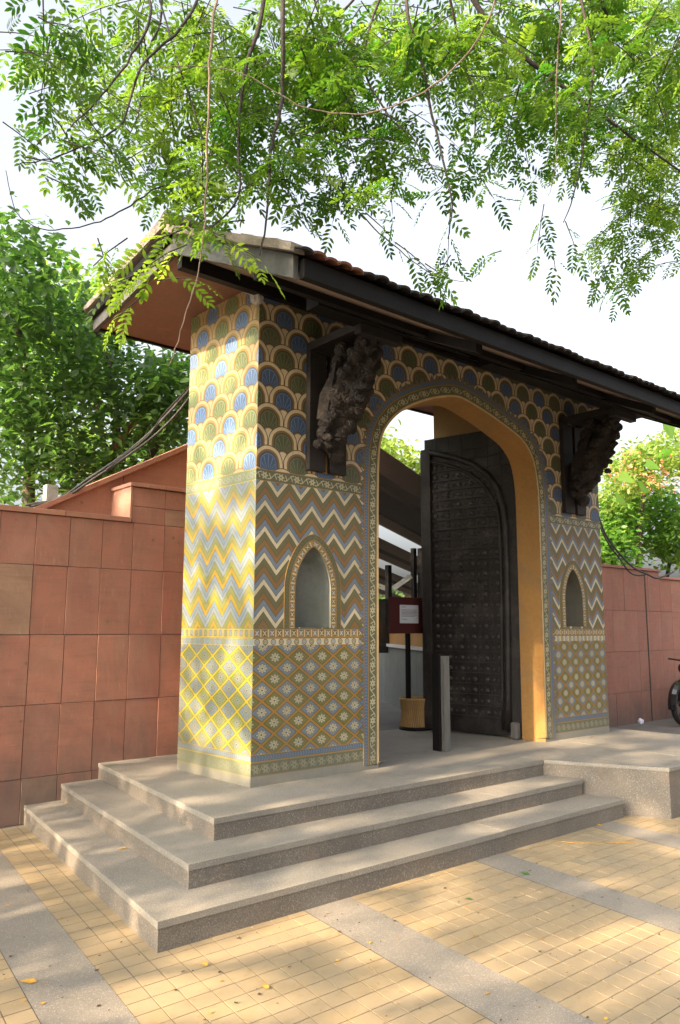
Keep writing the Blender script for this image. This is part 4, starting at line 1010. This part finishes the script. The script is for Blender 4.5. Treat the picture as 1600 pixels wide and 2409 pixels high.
branches=[([(300,-250,7),(330,-60,5.8),(357,25,5.2),(310,130,5.0),(240,225,4.8),(165,300,4.6)],.012,barkd),
 ([(640,-260,6.6),(500,-60,5.8),(430,60,5.4),(330,160,5.2),(290,285,5.0),(215,335,4.8),(120,372,4.7),(40,388,4.6)],.010,barkd),
 ([(640,-260,6.6),(622,0,5.6),(577,168,5.3),(561,306,5.1),(561,459,4.9),(495,540,4.8)],.016,barkd),
 ([(640,-260,6.6),(663,0,5.4),(663,230,5.2),(638,357,5.0),(628,510,4.9),(612,600,4.8)],.017,barkd),
 ([(640,-260,6.6),(545,-130,4.8),(508,0,4.0),(492,150,3.8),(490,300,3.7),(485,450,3.7),(478,560,3.6),(462,660,3.6),(425,780,3.6),(398,862,3.6)],.0065,barkt),
 ([(1000,-260,6.4),(958,0,5.8),(989,128,5.6),(1024,306,5.4),(1060,459,5.2),(1055,561,5.1)],.013,barkd),
 ([(1300,-260,6.6),(1200,-110,5.0),(1165,0,4.6),(1120,100,4.5),(1020,200,4.5),(900,258,4.5),(800,268,4.5),(700,245,4.5),(560,170,4.6),(430,155,4.7),(330,170,4.8)],.0055,barkt),
 ([(1000,-260,6.4),(1137,40,6.2),(1259,153,6.2),(1387,250,6.3),(1514,342,6.5),(1640,430,6.8)],.020,barkd),
 ([(1300,-260,6.6),(1318,0,5.2),(1312,130,5.1),(1308,240,5.1),(1305,330,5.1),(1308,390,5.0),(1290,460,5.0)],.005,barkt),
 ([(1300,-260,6.6),(1390,100,6.2),(1385,250,6.0),(1356,433,5.7),(1325,525,5.6)],.010,barkd),
 ([(1000,-260,6.4),(860,100,6.0),(900,250,5.6),(978,333,5.5),(1040,434,5.3)],.010,barkd),
 ([(640,-260,6.6),(760,60,6.0),(780,250,5.7),(800,400,5.5),(820,470,5.3),(880,535,5.0),(940,590,4.8),(1005,640,4.7),(1090,665,4.6)],.0075,barkd),
 ([(300,-250,7),(420,150,5.6),(479,377,5.2),(357,449,5.0),(280,500,4.9),(204,530,4.8),(112,541,4.7),(40,500,4.6),(15,400,4.6)],.0065,barkd),
 ([(640,-260,6.6),(700,60,6.3),(720,250,6.0),(690,380,5.8)],.012,barkd),
 ([(1300,-260,6.6),(1440,60,6.9),(1520,180,7.0),(1580,330,7.0)],.012,barkd),
 ([(300,-250,7),(380,0,6.3),(350,120,6.0),(330,250,5.8),(300,330,5.6)],.010,barkd),
 ([(1000,-260,6.4),(830,0,6.4),(700,120,6.2),(560,220,6.0),(430,330,5.8)],.010,barkd),
 ([(1000,-260,6.4),(1080,100,6.4),(1120,260,6.2),(1100,380,6.0)],.011,barkd)]
bpts=[]
for pts,r_,mt in branches:
    P=[at_d(*q) for q in pts]; C_=curve3(P,5)
    rr=random.Random(len(bpts)+int(r_*1000)); C_=[p+Vector((rr.uniform(-1,1),rr.uniform(-1,1),rr.uniform(-1,1)))*.005 for p in C_]
    g=MB(); n=len(C_); g.tube(rel(C_),[r_*(1.05-.8*i/n) for i in range(n)],6); g.build('branch',mt,ot,smooth=True); bpts+=C_[6:]
def inblob(u0,v0,ru,rv,d0,d1,rs):
    while True:
        a,b_=rs.uniform(-1,1),rs.uniform(-1,1)
        if a*a+b_*b_<=1: return at_d(u0+a*ru,v0+b_*rv,rs.uniform(d0,d1))
rs=random.Random(21)
# u, v, ru, rv, near, far, twigs, tint
blobs=[(300,90,250,120,5.6,7.2,34,(.15,.66)),(430,200,210,130,5.2,6.6,27,(.2,.75)),(640,110,240,150,5.2,7.2,60,(.0,.5)),(700,290,190,120,5.0,6.6,34,(.0,.5)),
 (850,110,180,140,5.4,7.4,40,(.0,.6)),(1060,90,200,130,5.4,7.2,44,(.05,.7)),(1040,330,170,100,5.2,6.2,18,(.1,.6)),(1250,120,220,150,5.6,7.6,58,(.0,.6)),
 (1450,150,200,180,6.2,8.0,64,(.0,.6)),(1330,300,170,90,5.6,7.0,24,(.0,.5)),(1500,380,150,130,6.6,8.4,46,(.1,.7)),(1530,560,110,110,6.8,8.2,26,(.3,.9)),(1560,250,90,150,6.8,8.4,26,(.4,1)),
 (440,380,140,85,4.9,6.0,19,(.25,.8)),(480,470,90,35,4.6,5.3,5,(.4,.9)),(700,430,120,60,4.9,5.8,17,(.0,.5)),(1500,40,200,100,6.5,9,36,(.1,.7)),
 (900,450,40,25,4.9,5.1,3,(.1,.4)),(180,330,110,40,4.7,5.1,7,(.1,.4)),(120,110,60,110,4.8,5.2,6,(0,.2)),(840,320,100,90,5.4,6.4,10,(.1,.5)),(220,230,120,70,5.2,6,9,(.4,.9)),(540,530,60,20,4.4,4.8,2,(.5,.9))]
tw=[[],[],[]]
for k,(u,v,ru,rv,d0,d1,n,ti) in enumerate(blobs):
    for i in range(int(n*(.84 if u<900 else .76))):
        p=inblob(u,v,ru,rv,d0,d1,rs); a=rs.uniform(0,2*math.pi)
        # twigs run away from the limb above them, drooping
        d=Vector((math.cos(a),math.sin(a),rs.uniform(-.7,.15)))
        tw[0 if ti[1]<=.62 else (1 if ti[1]<.92 else 2)].append((p-TR-d*.18,d,rs.uniform(.3,.55)))
cr=empty('crown',parent=ot)
spray(tw[0],leafG,cr,'leaves',tint=(0,.5),seed=5); spray(tw[1],leafG,cr,'leaves',tint=(.1,.75),seed=6); spray(tw[2],leafG,cr,'leaves',tint=(.45,1),seed=8)
# separate hanging sprays with few leaves
def sprig(u,v,dep,du,dv,L,seed,tint=(.1,.4),leaf=(.15,.22)):
    a=at_d(u,v,dep);b_=at_d(u+du,v+dv,dep*.99); return (a-TR,(b_-a),L)
sp=[sprig(860,500,4.9,60,50,.22,1),sprig(930,570,4.8,70,50,.30,2),sprig(1000,620,4.7,50,30,.12,3),sprig(1060,480,5.1,-5,90,.45,4),sprig(920,455,4.9,5,60,.12,5),
    sprig(1280,480,5.2,-10,60,.3,6),sprig(1330,520,5.6,20,50,.22,7),sprig(1300,590,5.4,10,60,.14,8),sprig(1450,600,6.4,-40,50,.25,9),sprig(1180,590,5.0,-40,10,.10,10),
    sprig(1060,600,5.0,-20,30,.12,11),sprig(90,40,4.8,60,30,.2,12),sprig(60,115,4.8,60,30,.2,13),sprig(60,370,4.6,80,10,.2,14),sprig(150,330,4.6,60,20,.25,15),sprig(110,415,4.7,50,20,.14,16)]
for q_,a_ in enumerate(sp): spray([a_],leafG,cr,'hanging_spray',tint=(0,.35),seed=90+q_,leaf=(.14,.18),step=.06)
sp=[sprig(440,575,4.0,-50,20,.22,1),sprig(390,610,4.0,-60,30,.20,2),sprig(330,640,4.0,-50,20,.18,3),sprig(330,700,3.9,-40,30,.16,4),sprig(430,540,4.1,-60,20,.2,8),
    sprig(370,660,4.0,60,-10,.18,9),sprig(300,560,4.6,-60,40,.25,10),sprig(230,560,4.7,20,60,.22,12),sprig(500,545,4.2,60,30,.3,13)]
for q_,a_ in enumerate(sp): spray([a_],leafG,cr,'hanging_spray',tint=(.55,1),seed=120+q_,leaf=(.14,.19),step=.055)
# --- shade tree on the sunny side, left of the view
ST=Vector((-10.5,-1.0,0)); stt=empty('shade_tree',ST); tag(stt,'tall feathery tree off to the left that dapples the paving with shade','tree')
g=MB(); g.tube(curve3([(0,0,-.1),(.1,.05,1.6),(-.05,.1,3.6),(.1,0,7.4)]),[.26-.01*i for i in range(16)],12); g.build('trunk',barkb,stt,smooth=True)
tws=[]
rs=random.Random(77)
for i in range(16):
    a=i*2.4; e=rs.uniform(.25,1.1); L=rs.uniform(2.2,4.2); z0=rs.uniform(2.6,6.8); p0=Vector((0,0,z0)); p2=p0+Vector((math.cos(a)*math.cos(e)*L*.8,math.sin(a)*math.cos(e)*L*1.15,math.sin(e)*L*.8)); p1=p0.lerp(p2,.5)+Vector((0,0,.35))
    g=MB(); g.tube(curve3([p0,p1,p2]),[.06-.004*k for k in range(11)],6); g.build('limb',barkd,stt,smooth=True)
for i in range(5200):
    y=rs.uniform(-6.0,4.6); x=rs.uniform(-1.8,1.8); z=rs.uniform(2.4,11.5)
    nn=.5*noise.noise(Vector((x*.3,y*.9,z*.9)))+.9*noise.noise(Vector((x*.5+9,y*3.4,z*3.4)))
    if nn<.07: continue
    a=rs.uniform(0,2*math.pi); tws.append((Vector((x,y,z)),Vector((math.cos(a),math.sin(a),rs.uniform(-.6,.2))),rs.uniform(.3,.5)))
spray(tws,leafG,stt,'leaves',pin=PINC,tint=(0,.8),seed=12,leaf=(.18,.26),step=.06)
# --- broad-leaved trees and shrubs behind the walls
def bush(name,base,label,cat,blobs,n,size,mat,trunks=(),seed=1,tint=(0,1),droop=-.2,group=None,gap=0,tmat=barkb,clump=.22,par=None):
    """blobs: (u,v,ru,rv,near,far,weight)"""
    rs=random.Random(seed); ns_=np.random.RandomState(seed)
    root=empty(name,base); tag(root,label,cat,group)
    tot=sum(b_[2]*b_[3] for b_ in blobs); pos=[];tin=[]
    for (u,v,ru,rv,d0,d1) in blobs:
        m_=int(n*ru*rv/tot/9)
        for i in range(m_):
            c=inblob(u,v,ru,rv,d0,d1,rs)
            if noise.noise(c*1.1+Vector((seed*5,0,0)))+.8*noise.noise(c*3.7)<gap+.07: continue
            tb=rs.uniform(*tint)
            for k in range(9):
                pos.append(c+Vector((rs.gauss(0,clump*.7),rs.gauss(0,clump*.7),rs.gauss(0,clump*.6)))); tin.append(min(1,max(0,tb+rs.uniform(-.25,.25))))
    pos=np.array([tuple(p-Vector(base)) for p in pos]); m_=len(pos)
    D=ns_.normal(0,1,(m_,3)); D[:,2]=D[:,2]*.5+droop; upn=np.array([0,0,1.])+ns_.normal(0,.5,(m_,3))
    V,F,t_=leaves_np(pos,D,upn,ns_.uniform(size[0],size[1],m_),OV,OVT,np.array(tin)); mesh_np('crown',V,F,t_,mat,root)
    for pts,r0,tm in trunks:
        P=[at_d(*q)-Vector(base) for q in pts]; C_=curve3(P,5); nC=len(C_)
        g=MB(); g.tube(C_,[r0*(1.2-.7*i/nC) for i in range(nC)],8); g.build('trunk',tm,root,smooth=True)
    return root
B1=Vector((-.6,5.2,0))
bush('broadleaf_tree',B1,'dark glossy broadleaf tree behind the left wall at the edge of view','tree',
  [(30,640,110,130,8.5,10.5),(60,860,170,150,8.8,11.5),(50,1060,150,120,8.6,11),(170,1110,130,80,8.8,10.5)],12500,(.075,.145),leafD,
  [([(165,1260,10),(215,1150,9.9),(270,1060,9.8),(340,960,9.7),(400,860,9.6)],.055,basic('orange_bark',(.30,.12,.06),(.12,.06,.04),8,.9,.5)),([(60,1300,10),(70,1100,10),(60,900,10),(30,700,9.8)],.07,barkb)],seed=31,tint=(0,.8),gap=-.22)
B2=Vector((1.6,6.2,0))
bush('broadleaf_tree',B2,'dark leafed tree between the left wall and the roof overhang','tree',
  [(230,880,110,90,9,11),(340,900,130,90,9,11),(300,1000,90,60,9,11),(400,1000,60,90,9,11),(420,880,70,60,9,11),(200,760,90,70,9,11)],9000,(.075,.15),leafD,
  [([(230,1300,10.5),(255,1130,10.4),(275,1020,10.3),(260,880,10.2),(220,760,10)],.06,barkb),([(320,1180,10.2),(345,1090,10.1),(370,1050,10),(420,960,10)],.05,barkb)],seed=32,tint=(0,.75),gap=-.28)
B3=Vector((.5,8.5,0))
bush('light_tree',B3,'bright yellow green tree further back behind the dark ones at left','tree',
  [(180,700,120,90,11,13.5),(290,1080,110,70,12,15),(370,1060,70,60,12,15),(120,900,120,200,12,15),(300,720,40,60,11,13)],6500,(.10,.18),leafL,
  [([(240,1300,13),(250,1100,13),(200,800,12.5)],.06,barkb)],seed=33,tint=(0,.9),gap=-.15)
bush('light_tree',Vector((9,12,0)),'pale sunlit tree seen over the canopy through the arch','tree',
  [(925,1070,70,32,17,20),(985,1100,45,28,17,20),(890,1040,30,20,16,18)],1500,(.13,.22),leafY,[([(1000,1500,18.5),(1003,1250,18.5),(985,1090,18.5)],.08,barkb)],seed=34,tint=(0,.8),gap=-.4)
bush('far_trees',Vector((12,14,0)),'green shrubs beyond the courtyard seen beside the notice board','shrub',
  [(925,1430,60,40,17,20),(1000,1440,50,50,17,20)],500,(.1,.2),leafD,(),seed=35,gap=-.3)
bush('flowering_shrub',Vector((9.5,4.2,0)),'yellow green flowering bush with reddish tips above the right wall','shrub',
  [(1470,1120,60,45,14,16),(1530,1100,80,60,14,16),(1590,1060,60,50,14,16),(1440,1170,40,40,14,15.5)],5200,(.07,.13),leafY,[([(1500,1400,15),(1505,1250,15),(1520,1120,15)],.05,barkb)],seed=36,tint=(0,.7),gap=-.45,clump=.12)
bush('leafy_shrub',Vector((8.6,3.2,0)),'bright green leafy bush directly above the right wall coping','shrub',
  [(1440,1230,60,60,14.2,16),(1530,1220,90,70,15.2,16.8),(1590,1270,60,60,15.6,17),(1440,1290,60,40,14,15.2)],7500,(.09,.16),leafL,[([(1498,1400,16),(1500,1330,16),(1510,1240,16)],.05,barkd),([(1560,1400,16.5),(1575,1320,16.5),(1570,1250,16.5)],.04,barkd)],seed=37,tint=(0,.45),gap=-.45,clump=.15)
# big vine leaves and red tips on the flowering shrub
fl_root=[o for o in bpy.data.objects if o.name.startswith('flowering_shrub')][0]
rs=random.Random(5); pos=[];
for i in range(120):
    c=inblob(rs.choice((1470,1510,1570)),1110,60,50,13.6,14.6,rs)-Vector((9.5,4.2,0)); 
    for k in range(5): pos.append(tuple(c+Vector((rs.gauss(0,.03),rs.gauss(0,.03),rs.gauss(0,.03)))))
pos=np.array(pos); D=nr.normal(0,1,pos.shape); V,F,t_=leaves_np(pos,D,nr.normal(0,1,pos.shape),nr.uniform(.03,.05,len(pos)),OV,OVT,nr.uniform(0,1,len(pos))); tag(mesh_np('flowers',V,F,t_,redf,fl_root),kind='stuff')
HV=np.array([(0,0,0),(-.45,-.12,.02),(-.55,.3,.04),(-.25,.75,.03),(0,1,-.05),(.25,.75,.03),(.55,.3,.04),(.45,-.12,.02)],float); HF=np.array([(0,1,2),(0,2,3),(0,3,4),(0,4,5),(0,5,6),(0,6,7)])
bl=[(1505,1143),(1450,1170),(1590,1040),(1570,1058),(1598,1080),(1545,1070),(1585,1022),(1570,1000),(1520,1090),(1480,1120)]
pos=np.array([tuple(at_d(u,v,13.5)-Vector((9.5,4.2,0))) for u,v in bl]); D=np.array([(rs.uniform(-1,1),rs.uniform(-.5,.5),-.3) for _ in bl]); V,F,t_=leaves_np(pos,D,np.array([(-.3,-1,.6)]*len(bl)),np.full(len(bl),.24),HV,HF,nr.uniform(0,.6,len(bl))); mesh_np('large_leaves',V,F,t_,leafL,fl_root)
# ------------------------------------------------------------------ fallen leaves and specks
litm=basic('dry_leaf',(.50,.30,.04),(.30,.14,.03),20,.7,.2); litg=basic('fresh_fallen_leaf',(.06,.14,.03),(.04,.10,.02),20,.6,.1)
rs=random.Random(11); g=MB()
def flake(g,p,s,a,m=0):
    n=6; g.add([(p[0]+s*math.cos(a+2*math.pi*i/n)*(1 if i%3 else 1.5),p[1]+s*math.sin(a+2*math.pi*i/n)*.7,p[2]+.003+rs.uniform(0,.006)) for i in range(n)],[tuple(range(n))],m)
for i in range(260):
    u=rs.uniform(0,1600);v=rs.uniform(1980,2409); p=at_z(u,v,0)
    if p.y>-1.32 and p.x>-1.42: continue
    flake(g,(p.x,p.y,.002),rs.choice((.003,.004,.005,.006,.010)),rs.uniform(0,6),0 if rs.random()<.5 else 1)
for i in range(60):
    for (zz_,va,vb) in ((ZP,1830,1900),(h2,1950,2010)):
        pass
o=g.build('leaf_litter',[litm,basic('dark_speck',(.08,.05,.03),(.05,.035,.025))]); tag(o,'scattered tiny dry leaf bits on the paving','leaf litter',kind='stuff')
for u,v,zz_,s,m_,lab in ((65,2313,0,.03,litm,'orange curled leaf on the grey paving band at lower left'),(287,1999,h1,.02,litm,'orange dry leaf on the lowest left tread near the second riser'),
   (152,1893,h1,.018,litm,'brown leaf on the lowest tread beside the sandstone wall'),(1410,1943,0,.03,litm,'pale yellow leaf on the paving at the right end of the steps'),
   (480,2272,0,.02,litm,'brown curled leaf in the tiles in front of the steps corner'),(1233,2057,0,.028,litg,'green feathery sprig on the paving before the grey band'),
   (1100,2118,0,.024,litg,'flat green sprig lying on the yellow tiles at centre'),(623,2325,0,.02,litm,'yellow leaf on the tiles near the bottom edge'),(1394,1738,ZP,.02,litm,'yellow leaf on the platform before the right pier')):
    p=at_z(u,v,zz_); g=MB(); 
    g.add([(s*1.6,0,.006),(s*.6,s*.6,.012),(-s*.5,s*.5,.008),(-s*1.5,0,.004),(-s*.5,-s*.55,.010),(s*.6,-s*.5,.004)],[(0,1,5),(1,2,4,5),(2,3,4)]); 
    o=g.build('fallen_leaf',m_,loc=(p.x,p.y,zz_+.003)); o.rotation_euler=(0,0,rs.uniform(0,6)); tag(o,lab,'leaf','fallen leaves on the paving and steps')
g=MB(); P=[at_z(u,v,.006) for u,v in ((1310,1978),(1350,1983),(1420,1984),(1500,1980))]; g.tube(P,.003,5); tag(g.build('dry_stalk',litm),'long thin yellow stalk lying on the paving at right','twig')
